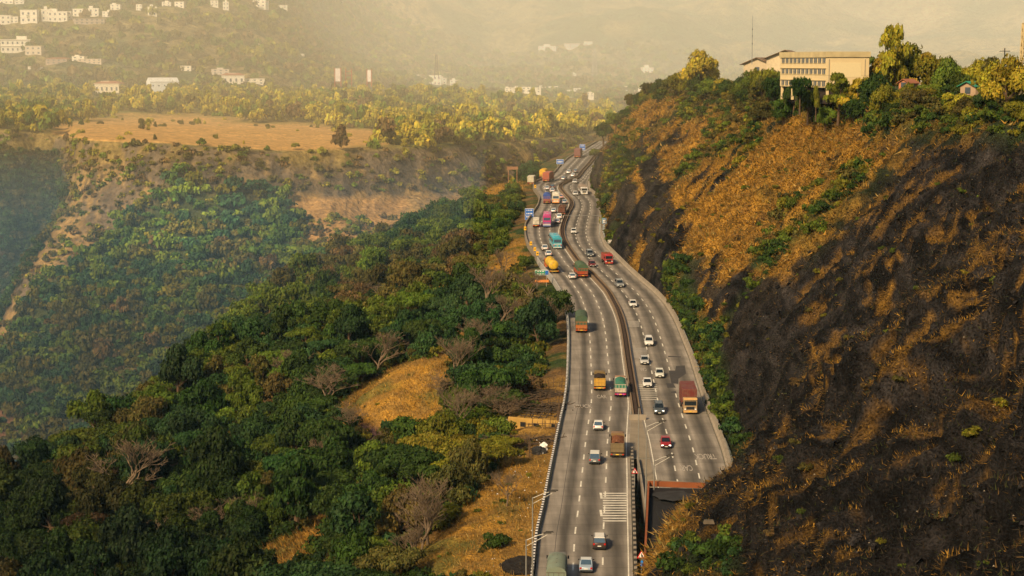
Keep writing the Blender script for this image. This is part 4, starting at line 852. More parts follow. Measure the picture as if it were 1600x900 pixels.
def make_car(kind, name):
    """nose towards +y, centred on the origin"""
    r = empty(name); L, W, H = {'hatch': (3.8, 1.70, 1.50), 'sedan': (4.35, 1.72, 1.46), 'suv': (4.45, 1.84, 1.72), 'mpv': (4.5, 1.8, 1.75)}[kind]
    w = W/2; belt = {'hatch': .93, 'sedan': .90, 'suv': 1.08, 'mpv': 1.0}[kind]; y0 = -L/2
    tail = {'hatch': .25, 'sedan': .95, 'suv': .12, 'mpv': .15}[kind]
    b = MB(); z0 = .24
    b.loft([ring(y0, w*.84, z0+.12, belt-.22), ring(y0+.10, w*.95, z0, belt-.06), ring(y0+.5, w, z0-.04, belt), ring(0, w, z0-.04, belt), ring(L/2-1.15, w, z0-.04, belt), ring(L/2-.75, w*.98, z0-.04, belt-.06), ring(L/2-.22, w*.93, z0, belt-.20), ring(L/2, w*.78, z0+.1, belt-.38)])
    body = cobj(b, 'body', M_car, r, (.7, .7, .7), smooth=True)
    ya, yb = y0+tail, L/2-1.12; ra, rb = ya+(.55 if kind != 'sedan' else .6)*(1 if kind != 'suv' else .55), yb-.78; wt = w*.80
    c = MB(); zt = H-.03
    c.loft([[(-w*.93, ya, belt-.04), (w*.93, ya, belt-.04), (w*.93, yb, belt-.06), (-w*.93, yb, belt-.06)], [(-wt, ra, zt), (wt, ra, zt), (wt, rb, zt), (-wt, rb, zt)]])
    cobj(c, 'cabin', M_car, r, (.7, .7, .7))
    ro = MB(); ro.loft([[(-wt-.01, ra-.03, zt-.03), (wt+.01, ra-.03, zt-.03), (wt+.01, rb+.03, zt-.03), (-wt-.01, rb+.03, zt-.03)], [(-wt+.03, ra+.03, zt+.03), (wt-.03, ra+.03, zt+.03), (wt-.03, rb-.03, zt+.03), (-wt+.03, rb-.03, zt+.03)]])
    cobj(ro, 'roof', M_car, r, (.7, .7, .7))
    def pane(a, b_, c_, d, nm, mat):      # shrink a quad and lift it 12 mm
        q = [Vector(k) for k in (a, b_, c_, d)]; ctr = sum(q, Vector())/4; n = (q[1]-q[0]).cross(q[3]-q[0]).normalized()
        if n.dot(ctr-Vector((0, 0, .9))) < 0: n = -n
        q = [ctr+(k-ctr)*.88+n*.012 for k in q]; MB().add([tuple(k) for k in q], [(0, 1, 2, 3)]).build(nm, mat, r)
    A = (-w*.93, ya, belt-.02); B_ = (w*.93, ya, belt-.02); C_ = (w*.93, yb, belt-.02); D_ = (-w*.93, yb, belt-.02); a, b_, c_, d = (-wt, ra, zt), (wt, ra, zt), (wt, rb, zt), (-wt, rb, zt)
    pane(A, B_, b_, a, 'rear_window', M_sky_glass); pane(D_, C_, c_, d, 'windscreen', M_glass); pane(B_, C_, c_, b_, 'side_window', M_glass); pane(A, D_, d, a, 'side_window', M_glass)
    for s in (-1, 1):
        MB().box((s*w*.68, L/2-.13, belt-.33), (.36, .16, .16)).build('headlight', M_lamp, r)
        MB().box((s*w*.78, y0+.06, belt-.17), (.24, .12, .22)).build('tail_light', M_red, r)
        MB().box((s*(w+.09), yb-.28, belt+.03), (.17, .10, .13)).build('mirror', M_trim, r)
    MB().box((0, y0+.03, .42), (W*.86, .14, .20)).build('rear_bumper', M_trim, r, bevel=.02); MB().box((0, L/2-.06, .40), (W*.80, .16, .20)).build('front_bumper', M_trim, r, bevel=.02)
    MB().box((0, L/2-.03, .58), (W*.48, .08, .16)).build('grille', M_trim, r)
    MB().box((0, y0-.01, .66), (.48, .06, .12)).build('number_plate', M_plate, r); MB().box((0, L/2+.02, .44), (.46, .04, .11)).build('number_plate', M_plate, r)
    wheels(r, w-.02, (y0+.75, L/2-.82), .32 if kind != 'suv' else .36, .2)
    if kind == 'suv':
        for s in (-1, 1): MB().box((s*wt*.88, (ra+rb)/2, zt+.06), (.05, rb-ra-.2, .05)).build('roof_rail', M_trim, r)
    return r, L
CARS = {k: make_car(k, 'car') for k in ('hatch', 'sedan', 'suv', 'mpv')}
used_proto = set()
def head(y, left):
    f = fan(XL, XA, .5) if left else fan(XB, XR, .5); return math.atan2(-(float(f(y+4))-float(f(y-4))), 8)
def place(r, px_, py_, left, L):
    w = wpt(px_, py_); hd = head(w[1], left); d = Vector((-math.sin(hd), math.cos(hd), RS)); c = Vector(w)+d*(L/2)
    r.location = (c.x, c.y, float(zr(c.y))+.012); r.rotation_mode = 'XYZ'
    sl = math.atan(RS); r.rotation_euler = (sl if left else -sl, 0, hd if left else hd+math.pi)
def car(kind, px_, py_, left, col, label, group=None, roof=None, lit=False):
    pr0, L = CARS[kind]
    if kind in used_proto: r = copy_tree(pr0)
    else: r = pr0; used_proto.add(kind)
    for o in r.children:
        st_ = o.name.split('.')[0]
        if st_ in ('body', 'cabin'): o.color = (*col, 1)
        if st_ == 'roof': o.color = (*(roof or col), 1)
        if st_ == 'headlight':
            o.material_slots[0].link = 'OBJECT'; o.material_slots[0].material = M_lit if lit else M_lamp
    for k in ('group',):
        if k in r: del r[k]
    tag(r, label, 'car', group); place(r, px_, py_, left, L)
WHT = (.74, .74, .74); SIL = (.40, .42, .44); BLU = (.36, .46, .60); BLK = (.025, .025, .03); MAR = (.16, .015, .02); GRY = (.12, .14, .16)
car('sedan', 915.5, 897, 1, BLU, 'pale blue silver sedan with black glass at the bottom edge of the left carriageway', roof=(.55, .58, .6))
car('suv', 936.5, 861, 1, (.05, .028, .026), 'dark maroon off-roader with a white roof just below the rumble bars', roof=(.72, .7, .66))
car('mpv', 929, 727, 1, GRY, 'dark grey car with a pale roof next to the rusty loaded lorry', roof=(.66, .66, .62))
car('hatch', 934.5, 674, 1, WHT, 'white hatchback just past the CAR lane word on the left carriageway')
car('hatch', 895, 437, 1, WHT, 'white hatchback to the left of the green boxy lorry')
car('hatch', 857.5, 401, 1, WHT, 'white hatchback hidden behind the cab of the yellow tanker')
car('sedan', 852, 392, 1, WHT, 'white sedan between the tanker and the cyan bus, on its left side')
car('hatch', 870.5, 350, 1, (.72, .66, .68), 'pinkish white hatchback right of the pink bus')
car('suv', 873.5, 343, 1, WHT, 'white off-roader following below the dark brown lorry')
car('hatch', 864.5, 333, 1, WHT, 'small white car half hidden behind the pink bus')
car('sedan', 882, 319, 1, SIL, 'silver grey sedan beside the median above the dark brown lorry')
car('hatch', 876.5, 311, 1, (.75, .42, .38), 'pale pink small car right of the orange and white bus')
car('sedan', 863.5, 301, 1, WHT, 'white sedan directly above the orange and white bus')
car('hatch', 863, 295, 1, BLK, 'black car in the queue before the red container lorry')
car('sedan', 855, 297.5, 1, WHT, 'white sedan left of the black car in the queue')
car('sedan', 879, 282, 1, SIL, 'faint silver car crossing the far bend of the left carriageway')
car('hatch', 894.5, 277, 1, WHT, 'white car just above the far end of the median bend')
car('sedan', 888, 272, 1, WHT, 'white car left of the dark car on the far stretch')
car('hatch', 899, 270.5, 1, GRY, 'dark grey car on the far stretch near the cliff bushes')
car('hatch', 897.5, 287, 0, WHT, 'white car leaving the far bend on the right carriageway')
car('sedan', 900, 306, 0, WHT, 'white sedan left of the white lorry on the right carriageway')
car('hatch', 896.5, 366, 0, WHT, 'white hatchback alone under the cantilever gantry')
car('suv', 923, 402, 0, GRY, 'dark grey car above the maroon one on the right carriageway', roof=(.3, .33, .36))
car('hatch', 927, 418, 0, MAR, 'maroon hatchback left of the small red truck')
car('suv', 970, 450, 0, (.22, .24, .26), 'grey off-roader coming down the middle lane behind a white sedan', roof=(.3, .32, .34))
car('sedan', 990, 481, 0, WHT, 'white sedan alone between the grey off-roader and the worn bars')
car('suv', 1014.5, 542, 0, WHT, 'white off-roader beside the upper worn bars', lit=False)
car('sedan', 1007.5, 571, 0, (.5, .52, .54), 'pale silver sedan just below the worn bars')
car('hatch', 1031, 592, 0, (.68, .70, .66), 'white car in the middle lane beside the dark asphalt patch')
car('sedan', 1012, 607, 0, WHT, 'white sedan entering the white rumble bars')
car('suv', 1030.5, 649, 0, (.07, .09, .11), 'dark off-roader with lit headlamps level with the end of the median', lit=True)
car('hatch', 1041, 702, 0, (.30, .012, .02), 'red hatchback nearest the tunnel portal', lit=True)
# ---- lorries, buses, tanker
def cab(r, y0, w, col, visor=None, H=2.75, y1=None, zb=.55):
    y1 = y1 or y0+1.7; c = MB(); c.loft([ring(y0, w, zb, H, .1), ring(y1-.25, w, zb, H, .1), ring(y1, w*.97, zb, H-.12, .1)]); cobj(c, 'cab', M_panel, r, col, smooth=True)
    MB().box((0, y1+.012, H-.72), (w*1.72, .03, .78)).build('windscreen', M_glass, r)
    for s in (-1, 1):
        MB().box((s*(w+.012), y1-.72, H-.75), (.03, .8, .6)).build('side_window', M_glass, r)
        MB().box((s*w*.74, y1+.03, zb+.42), (.3, .06, .2)).build('headlight', M_lamp, r); MB().box((s*(w+.22), y1-.1, H-.75), (.2, .08, .42)).build('mirror', M_trim, r)
    MB().box((0, y1+.03, zb+.62), (w*1.2, .05, .5)).build('grille', M_trim, r)
    cobj(MB().box((0, y1+.08, zb+.02), (w*2, .2, .34)), 'bumper', M_panel, r, visor or col, bevel=.03)
    if visor: cobj(MB().box((0, y1-.05, H+.06), (w*1.96, .5, .26), sh=(0, -.1)), 'visor', M_panel, r, visor, bevel=.03)
    MB().box((0, y1+.2, zb+.05), (.5, .03, .12)).build('number_plate', M_yplate, r)
def rear(r, y0, w, z, col=(.5, .1, .03)):
    cobj(MB().box((0, y0-.03, z), (w*1.96, .12, .26)), 'rear_bumper', M_panel, r, col, bevel=.02)
    for s in (-1, 1): MB().box((s*w*.82, y0-.11, z+.02), (.26, .05, .16)).build('tail_light', M_red, r); MB().box((s*w*.8, y0+.3, z-.32), (.5, .03, .4)).build('mudflap', M_tyre, r)
    MB().box((0, y0-.105, z), (.5, .03, .14)).build('number_plate', M_yplate, r)
def chassis(r, L, w, axles):
    b = MB(); b.box((-.42, 0, .82), (.16, L-.4, .26)); b.box((.42, 0, .82), (.16, L-.4, .26)); b.box((0, -L*.2, .8), (w*1.6, .3, .2)); b.build('chassis', M_chassis, r)
    wheels(r, w, axles, .50, .26, axles[:-1])
def lorry(L, cargo, ccol, cabcol, tcol=None, W=2.45, visor=None, Hc=3.3, load=None, gate=None, name='lorry', bump_col=None):
    r = empty(name); w = W/2; y0 = -L/2; yc = L/2-1.75; chassis(r, L, w, [y0+1.3, y0+2.5, L/2-1.2] if L > 8 else [y0+1.3, L/2-1.1]); cab(r, L/2-1.7, w*.94, cabcol, visor)
    zb = 1.05; yl = yc-.15
    if cargo == 'container':
        cobj(MB().box((0, (y0+yl)/2, (zb+Hc)/2), (W, yl-y0, Hc-zb)), 'container', M_panel, r, ccol, bevel=.03)
        m = MB()
        n = int((yl-y0)/.45)
        for k in range(n):
            for s in (-1, 1): m.box((s*(w+.02), y0+.25+k*.45, (zb+Hc)/2), (.05, .2, Hc-zb-.3))
        for k in range(6): m.box((-w+.25+k*(W-.5)/5, yl+.02, (zb+Hc)/2), (.16, .04, Hc-zb-.3)); m.box((-w+.25+k*(W-.5)/5, y0-.02, (zb+Hc)/2), (.16, .04, Hc-zb-.3))
        cobj(m, 'corrugation', M_panel, r, tuple(c*.8 for c in ccol))
    elif cargo == 'tank':
        t = MB(); R = W*.47; n = 18; rings = []
        for y, k in ((y0, .35), (y0+.12, .78), (y0+.45, 1), (yl-.45, 1), (yl-.12, .78), (yl, .35)): rings.append([(R*k*math.cos(a)*1.03, y, zb+R*.98+R*k*math.sin(a)) for a in [2*math.pi*j/n for j in range(n)]])
        cobj(t.loft(rings), 'tank', M_panel, r, ccol, smooth=True)
        bands = MB()
        for y in (y0+1.2, 0, yl-1.2): bands.loft([[(R*1.05*math.cos(a), y+d, zb+R*.98+R*1.02*math.sin(a)) for a in [2*math.pi*j/n for j in range(n)]] for d in (-.06, .06)])
        cobj(bands, 'tank_band', M_panel, r, tuple(c*.7 for c in ccol)); hs = MB(); hs.cyl((0, 0, zb+2*R+.08), .35, .25, 'z', 12); hs.box((0, -.4, zb+2*R+.02), (.5, L*.55, .05)); cobj(hs, 'hatch', M_panel, r, tuple(c*.8 for c in ccol))
    else:
        sides = MB(); hs = 1.5 if cargo != 'open_low' else .9
        if cargo == 'open_low': zt = zb+hs
        zt = zb+hs; t = .07
        for s in (-1, 1): sides.box((s*(w-t/2), (y0+yl)/2, zb+hs/2), (t, yl-y0, hs))
        sides.box((0, yl-t/2, zb+hs/2+.15), (W-2*t, t, hs+.3)); sides.box((0, (y0+yl)/2, zb+.05), (W-2*t, yl-y0-2*t, .1))
        cobj(sides, 'cargo_bed', M_panel, r, ccol); g = MB(); g.box((0, y0+t/2, zb+hs/2), (W-.01, t, hs))
        for k in range(4): g.box((-w*.8+k*w*1.6/3, y0-.03, zb+hs/2), (.08, .06, hs))
        g.box((0, y0-.03, zb+hs-.05), (W, .08, .1)); g.box((0, y0-.03, zb+hs*.5), (W, .07, .1)); cobj(g, 'tailgate', M_panel, r, gate or ccol)
        if cargo == 'tarp':
            n = 12; rg = []
            ny = 9; rr = random.Random(int(L*10))
            for k in range(ny):
                y = y0-.04+(yl-y0+.06)*k/(ny-1); sag = -.06 if k % 2 else .04; e = .10 if k in (0, ny-1) else 0
                rg.append([(-w-.03, y, zb+hs*.55), (-w-.04, y, Hc-.55-e), (-w*.82, y, Hc-.2-e+sag), (-w*.45, y, Hc-e+sag+rr.uniform(-.03, .03)), (0, y, Hc+.10-e+sag), (w*.45, y, Hc-e+sag+rr.uniform(-.03, .03)), (w*.82, y, Hc-.2-e+sag), (w+.04, y, Hc-.55-e), (w+.03, y, zb+hs*.55)])
            cobj(MB().loft(rg), 'tarpaulin', M_cloth, r, tcol, smooth=True)
            rp = MB()
            for k in (2, 4, 6): rp.tube([(-w-.06, rg[k][0][1], zb+.6), (-w-.07, rg[k][0][1], Hc-.55), (0, rg[k][0][1], Hc+.17), (w+.07, rg[k][0][1], Hc-.55), (w+.06, rg[k][0][1], zb+.6)], .02, 4)
            rp.build('rope', M_trim, r)
        if load is not None:
            gq = np.random.default_rng(3); m = MB(); rows = []
            for k in range(9):
                y = y0+.15+(yl-y0-.35)*k/8; rows.append([(-w+.1+(W-.2)*j/6, y, zt-.25+.35*math.sin(math.pi*j/6)+gq.uniform(-.1, .12)) for j in range(7)])
            for k in range(8):
                for j in range(6): m.add([rows[k][j], rows[k][j+1], rows[k+1][j+1], rows[k+1][j]], [(0, 1, 2, 3)])
            m.build('load', load, r, smooth=True)
    rear(r, y0, w, .72, bump_col or gate or (.4, .1, .04)); return r, L
def bus(L, col, stripe, W=2.5, H=3.4, rearglass=True, roofcol=None):
    r = empty('bus'); w = W/2; y0 = -L/2; b = MB(); b.loft([ring(y0, w*.97, .45, H-.06, .16), ring(y0+.12, w, .4, H, .16), ring(L/2-.3, w, .4, H, .16), ring(L/2, w*.96, .5, H-.14, .16)]); cobj(b, 'body', M_car, r, col, smooth=True)
    for s in (-1, 1):
        MB().box((s*(w+.008), .1, H-1.05), (.03, L-.8, .8)).build('side_window', M_glass, r); cobj(MB().box((s*(w+.008), 0, 1.1), (.025, L-1, .35)), 'stripe', M_car, r, stripe)
        MB().box((s*w*.82, y0-.02, 1.15), (.22, .06, .5)).build('tail_light', M_red, r); MB().box((s*(w+.2), L/2+.05, H-.8), (.2, .08, .45)).build('mirror', M_trim, r); MB().box((s*w*.75, L/2+.01, .85), (.35, .06, .25)).build('headlight', M_lamp, r)
    MB().box((0, y0-.02, H-.95), (W*.78, .05, .85)).build('rear_window', M_sky_glass, r); MB().box((0, L/2+.0, H-1.25), (W*.9, .05, 1.3)).build('windscreen', M_glass, r)
    cobj(MB().box((0, y0-.03, 1.55), (W*.9, .05, .28)), 'stripe', M_car, r, stripe); cobj(MB().box((0, y0-.05, .62), (W*.98, .14, .32)), 'rear_bumper', M_panel, r, stripe)
    MB().box((0, y0-.03, 1.05), (.5, .04, .13)).build('number_plate', M_yplate, r)
    m = MB(); m.box((0, -L*.18, H+.09), (1.5, 2.2, .2)); m.box((0, L*.2, H+.06), (.8, .8, .13)); cobj(m, 'roof_unit', M_car, r, roofcol or tuple(min(1, c*1.1) for c in col), bevel=.03)
    wheels(r, w-.01, (y0+2.3, L/2-2.2), .48, .28); return r, L
def put(rL, px_, py_, left, lab, cat='lorry'):
    r, L = rL; tag(r, lab, cat); place(r, px_, py_, left, L)
M_scrap = plain('rusty_load', (.17, .065, .03), .95, var=.7, scale=3); M_soil = plain('dark_load', (.03, .02, .016), .95, var=.6, scale=2); M_brn = plain('brown_load', (.14, .06, .035), .95, var=.5, scale=3)
GT = (.045, .09, .055)
put(lorry(7.5, 'tarp', (.10, .11, .09), (.2, .2, .18), (.17, .22, .18), 2.4, Hc=3.2), 869, 925, 1, 'lorry under a faded grey-green tarpaulin cut by the bottom edge of the photo')
put(lorry(7.0, 'bed', (.20, .13, .06), (.25, .14, .07), load=M_scrap, gate=(.17, .13, .07), W=2.2), 964.5, 717, 1, 'lorry heaped with rusty load and a khaki tailgate in the lane by the median')
put(lorry(6.0, 'bed', (.16, .11, .04), (.20, .13, .04), load=M_soil, gate=(.50, .29, .04), W=2.15), 937, 612, 1, 'open tipper with a yellow tailgate and a dark empty bed')
_l = lorry(6.6, 'tarp', (.45, .42, .38), (.4, .2, .1), (.02, .17, .12), 2.1, Hc=2.9, gate=(.50, .44, .38), bump_col=(.45, .06, .32)); put(_l, 969.5, 622, 1, 'small lorry with a bright green front cover and a magenta rear')
put(lorry(9.0, 'tarp', (.32, .10, .03), (.4, .15, .03), GT, 2.5, Hc=3.9, gate=(.42, .13, .03)), 908.5, 521, 1, 'tall dark green tarpaulin lorry with an orange tailgate alone on the straight')
put(lorry(8.5, 'tarp', (.36, .06, .02), (.4, .1, .03), (.05, .10, .055), 2.55, Hc=3.6, gate=(.36, .06, .02)), 911, 435, 1, 'boxy green covered lorry with a red rear beside the median bend')
put(lorry(10, 'tank', (.66, .43, .02), (.45, .12, .03), W=2.6, gate=(.5, .3, .02), name='tanker'), 865.5, 428, 1, 'bright yellow tanker with an orange cab passing the roadside board', 'tanker')
put(bus(10.5, (.05, .36, .50), (.5, .6, .62)), 871, 390, 1, 'cyan blue bus with a dark rear window by the median', 'bus')
put(lorry(5, 'container', (.66, .64, .58), (.6, .6, .58), W=1.9, Hc=2.6), 837.5, 356, 1, 'small white box lorry hugging the outer parapet'); 
_b = bus(12, (.48, .05, .22), (.08, .14, .36), H=3.7, roofcol=(.52, .07, .26)); put(_b, 854.5, 356, 1, 'tall magenta pink bus with blue and white stripes below', 'bus')
cobj(MB().box((0, -6.06, 1.0), (2.3, .05, .5)), 'lower_panel', M_car, _b[0], (.5, .5, .55))
put(lorry(8, 'bed', (.07, .03, .02), (.1, .04, .03), load=M_brn, gate=(.12, .04, .025), W=2.3), 877.5, 337, 1, 'dark brown loaded lorry next to the median')
put(lorry(7.5, 'tarp', (.26, .08, .05), (.3, .1, .05), (.015, .07, .35), 2.45, Hc=3.5, gate=(.3, .09, .07)), 854.5, 319, 1, 'lorry with a bright blue tarpaulin and a reddish tailgate')
_b = bus(9, (.68, .64, .55), (.72, .28, .05), H=3.3); put(_b, 868.5, 319, 1, 'cream white bus with an orange lower rear', 'bus')
put(lorry(8.5, 'container', (.40, .09, .05), (.5, .12, .05), W=2.6, Hc=3.7), 853, 285, 1, 'brick red container lorry at the head of the left bend')
put(lorry(6.5, 'tarp', (.6, .35, .03), (.6, .35, .03), (.72, .42, .02), 2.4, Hc=3.6), 847.5, 279, 1, 'yellow covered lorry just ahead of the red container lorry')
put(lorry(7, 'container', (.6, .56, .45), (.6, .35, .08), W=2.4, Hc=3.2), 826.5+2.5, 289, 1, 'white lorry with a yellowish cab parked on the far left shoulder')
put(lorry(9, 'container', (.20, .07, .07), (.2, .07, .06), W=2.7, Hc=3.8), 902, 247, 1, 'dull maroon lorry farthest up the road')
put(lorry(8.5, 'container', (.15, .028, .024), (.36, .26, .15), W=2.55, Hc=4.1, visor=(.55, .33, .12)), 1078.5, 648, 0, 'tall red container lorry with a cream cab by the cliff barrier')
put(lorry(6, 'bed', (.30, .04, .03), (.36, .025, .03), load=M_scrap, W=2.3), 951.5, 414, 0, 'small red open truck by the outer barrier of the right carriageway')
put(lorry(7.5, 'tarp', (.4, .4, .4), (.68, .68, .68), (.25, .20, .17), 2.5, Hc=3.4), 913, 305, 0, 'white cab lorry with a grey brown cover on the far right bend')
# ================================================================= BUILDINGS, POLES, SIGNS, RUINS
M_wall = paint('plaster', .9, 0, .25); M_cream = plain('cream_plaster', (.66, .54, .33), .9, var=.12, scale=.4); M_win = plain('window_glass', (.07, .09, .12), .25); M_stain = plain('stained_parapet', (.50, .42, .25), .95, var=.4, scale=.5)
def rootdir(p, ang): return empty('x', tuple(p), ang)
K = P(1291, 152, 400.0)
mb_r = empty('office_building', tuple(K), 0); tag(mb_r, 'long cream three-storey building with a stained parapet on the cliff rim', 'building')
al = R_(12); LD = Vector((-math.sin(al), math.cos(al), 0)); RD = Vector((math.cos(al), math.sin(al), 0)); LL, RR = 30.0, 10.4
mb_r.rotation_euler.z = al                              # local x = right face, local y = left face away from the camera
H1 = 7.7+2.9
b = MB(); b.box((RR/2, LL/2, (2.2+H1-1.3)/2), (RR, LL, H1-1.3-2.2)); b.build('wall', M_cream, mb_r)
b = MB(); b.box((RR/2, LL/2, H1-.75), (RR+.5, LL+.5, 1.3)); b.box((RR/2, LL/2, 5.1-.05), (RR+.06, LL+.06, .12)); b.build('parapet', M_stain, mb_r, bevel=.03)
for x in (.4, RR/2, RR-.4):
    for y in (.4, 7.5, 15, 22.5, 29.5): MB().box((x, y, .6), (.5, .5, 3.2)).build('column', M_cream, mb_r)
MB().box((RR/2, LL/2, .2), (RR-2, LL-1, 3.6)).build('undercroft', plain('recess_shade', (.04, .03, .025), .9), mb_r)  # dark block stands in for the shade between the columns
for z in (3.1, 5.9, 8.45):
    sl = MB(); sl.box((-.12, LL/2, z+.75), (.24, LL-.6, .1)); sl.build('sunshade', M_stain, mb_r)
    for k in range(11):
        f = MB().box((-.02, 1.8+k*2.62, z), (.08, 1.7, 1.15)).build('window', M_win, mb_r); MB().box((-.07, 1.8+k*2.62, z), (.04, .08, 1.15)).box((-.07, 1.8+k*2.62, z-.6), (.12, 1.8, .08)).build('frame', M_stain, f)
MB().box((RR*.45, -.02, 6.3), (RR*.72, .06, 3.4)).build('end_panel', plain('pale_panel', (.70, .60, .38), .9, var=.1), mb_r); MB().cyl((RR*.9, -.1, 5.5), .06, 6.5, 'z', 6).cyl((.5, -.1, 5.5), .06, 6.5, 'z', 6).build('drainpipe', M_metal, mb_r)
def gable(p, ang, W, L, H, rh, wcol, rmat, label, name='gabled_house', over=.6, wins=4):
    r = empty(name, tuple(p), ang); tag(r, label, 'building'); w = W/2
    b = MB(); b.add([(-w, 0, -3), (w, 0, -3), (w, L, -3), (-w, L, -3), (-w, 0, H), (w, 0, H), (w, L, H), (-w, L, H), (0, 0, H+rh), (0, L, H+rh)], [(0, 1, 5, 8, 4), (2, 3, 7, 9, 6), (1, 2, 6, 5), (3, 0, 4, 7)]); cobj(b, 'wall', M_wall, r, wcol)
    q = MB(); e = over; k = rh/w
    for s in (-1, 1):
        q.add([(0, -e, H+rh+.14), (s*(w+e), -e, H-e*k+.14), (s*(w+e), L+e, H-e*k+.14), (0, L+e, H+rh+.14), (0, -e, H+rh), (s*(w+e), -e, H-e*k), (s*(w+e), L+e, H-e*k), (0, L+e, H+rh)], [(0, 1, 2, 3), (4, 7, 6, 5), (0, 4, 5, 1), (1, 5, 6, 2), (2, 6, 7, 3)])
    q.build('roof', rmat, r)
    for i in range(wins):
        for s in (-1, 1): MB().box((s*(w+.02), L*(i+.5)/wins, H*.6), (.08, 1.2, 1.1)).build('window', M_win, r)
    MB().box((0, -.03, H*.55), (1.4, .08, 1.2)).build('window', M_win, r)
    return r
M_tile = plain('weathered_tile', (.22, .15, .10), .9, var=.3, scale=1); M_tin = plain('green_tin', (.03, .25, .17), .6, var=.2); M_rtile = plain('red_tile', (.30, .12, .07), .9, var=.3); M_grey = plain('grey_sheet', (.30, .27, .24), .8, var=.3)
gable(P(1226, 112, 520), R_(-14), 11, 22, 4.2, 2.2, (.62, .52, .36), M_tile, 'gabled cream house with a brown roof behind the long cream building', over=1.1)
gable(P(1183, 118, 530), R_(-30), 9, 16, 3.6, 1.8, (.5, .42, .3), M_tile, 'lower brown-roofed annex left of the gabled house', over=1)
gable(P(1512, 150, 330), R_(-60), 4, 7, 1.9, .8, (.42, .3, .2), M_tin, 'small shed with a bright green tin roof near the right end of the cliff top', 'tin_shed', .5, 1)
gable(P(1412, 138, 370), R_(-50), 2.6, 3, 1.2, .7, (.5, .2, .1), M_rtile, 'tiny hut with a red-brown roof among the cliff-top trees', 'hut', .4, 1)
def pole(name, p, h, r0, r1, mat, label, cat, extra=None):
    r = empty(name, tuple(p)); tag(r, label, cat); MB().tube([(0, 0, -2), (0, 0, h*.5), (0, 0, h)], [r0, (r0+r1)/2, r1], 8).build('shaft', mat, r, True)
    if extra: extra(r)
    return r
def mast(r):
    for k in (.35, .55, .72): MB().cyl((0, 0, 11.5*k), .16, .25, 'z', 8).build('collar', M_dsteel, r)
pole('radio_mast', P(1175, 90, 510), 12.2, .12, .05, M_metal, 'thin radio mast left of the gabled roof', 'mast', mast)
def xarm(r):
    MB().box((0, 0, 6.3), (2.0, .12, .12)).build('crossarm', M_dsteel, r)
    for s in (-1, 0, 1): MB().cyl((s*.85, 0, 6.5), .06, .25, 'z', 6).build('insulator', M_white, r)
pole('power_pole', P(1568, 132, 330), 6.9, .14, .10, M_dsteel, 'dark power pole with a crossarm at the right end of the cliff top', 'pole', xarm)
def lattice(name, p, h, w, label, mat, top=.35, n=8):
    r = empty(name, tuple(p)); tag(r, label, 'tower'); leg = []
    for i, j in ((-1, -1), (1, -1), (1, 1), (-1, 1)): MB().tube([(i*w/2, j*w/2, -2), (i*w/2*top, j*w/2*top, h)], h*.008+.03, 5).build('leg', mat, r); leg.append((i, j))
    b = MB()
    for k in range(n):
        z0, z1 = h*k/n, h*(k+1)/n; s0, s1 = w/2*(1-(1-top)*k/n), w/2*(1-(1-top)*(k+1)/n)
        for q in range(4):
            (i, j), (i2, j2) = leg[q], leg[(q+1) % 4]; b.tube([(i*s0, j*s0, z0), (i2*s1, j2*s1, z1)], h*.004+.02, 4); b.tube([(i2*s0, j2*s0, z0), (i*s1, j*s1, z1)], h*.004+.02, 4); b.tube([(i*s1, j*s1, z1), (i2*s1, j2*s1, z1)], h*.004+.02, 4)
    b.build('bracing', mat, r); return r
lattice('lattice_tower', P(1599, 150, 300), 12.5, 1.6, 'yellowish lattice tower cut by the right edge of the photo', plain('yellowed_steel', (.5, .4, .22), .6), .6, 10)
M_red2 = plain('faded_red_steel', (.42, .16, .12), .7); M_hz = plain('hazy_steel', (.30, .27, .25), .7)
for (x, y, D, h, w, lab, m) in ((682, 118, 1250, 15, 3, 'grey lattice tower standing in the trees left of the valley town', M_hz), (929, 118, 2300, 36, 7, 'pale pylon above the valley town, lower of two', M_hz), (943, 62, 3300, 40, 8, 'faint pylon high on the hazy mountain, upper of two', M_hz), (749, 60, 3300, 40, 8, 'very faint pylon on the hazy mountain left of the others', M_hz)):
    lattice('lattice_tower', P(x, y, D), h, w, lab, m)
def hoarding(x, y, D, w, h, lab, cols):
    r = empty('hoarding', tuple(P(x, y, D))); tag(r, lab, 'hoarding'); f = MB()
    for s in (-1, 1): f.box((s*w/2, 0, h*.5-1), (.5, .5, h+2))
    for k in range(4): f.box((0, .3, h*k/4+.6), (w, .3, .3))
    f.build('frame', M_red2, r)
    if cols: cobj(MB().box((0, -.35, h*.55), (w*.8, .15, h*.8)), 'panel', M_wall, r, cols)
hoarding(528, 131, 1180, 4.2, 11, 'red and white hoarding, left one of three at the edge of the plateau wood', (.7, .62, .58)); hoarding(545, 131, 1190, 4.0, 10.5, 'bare red hoarding frame, middle one of three at the edge of the plateau wood', None); hoarding(577, 131, 1180, 3.0, 10, 'white hoarding, right one of three at the edge of the plateau wood', (.78, .72, .66))
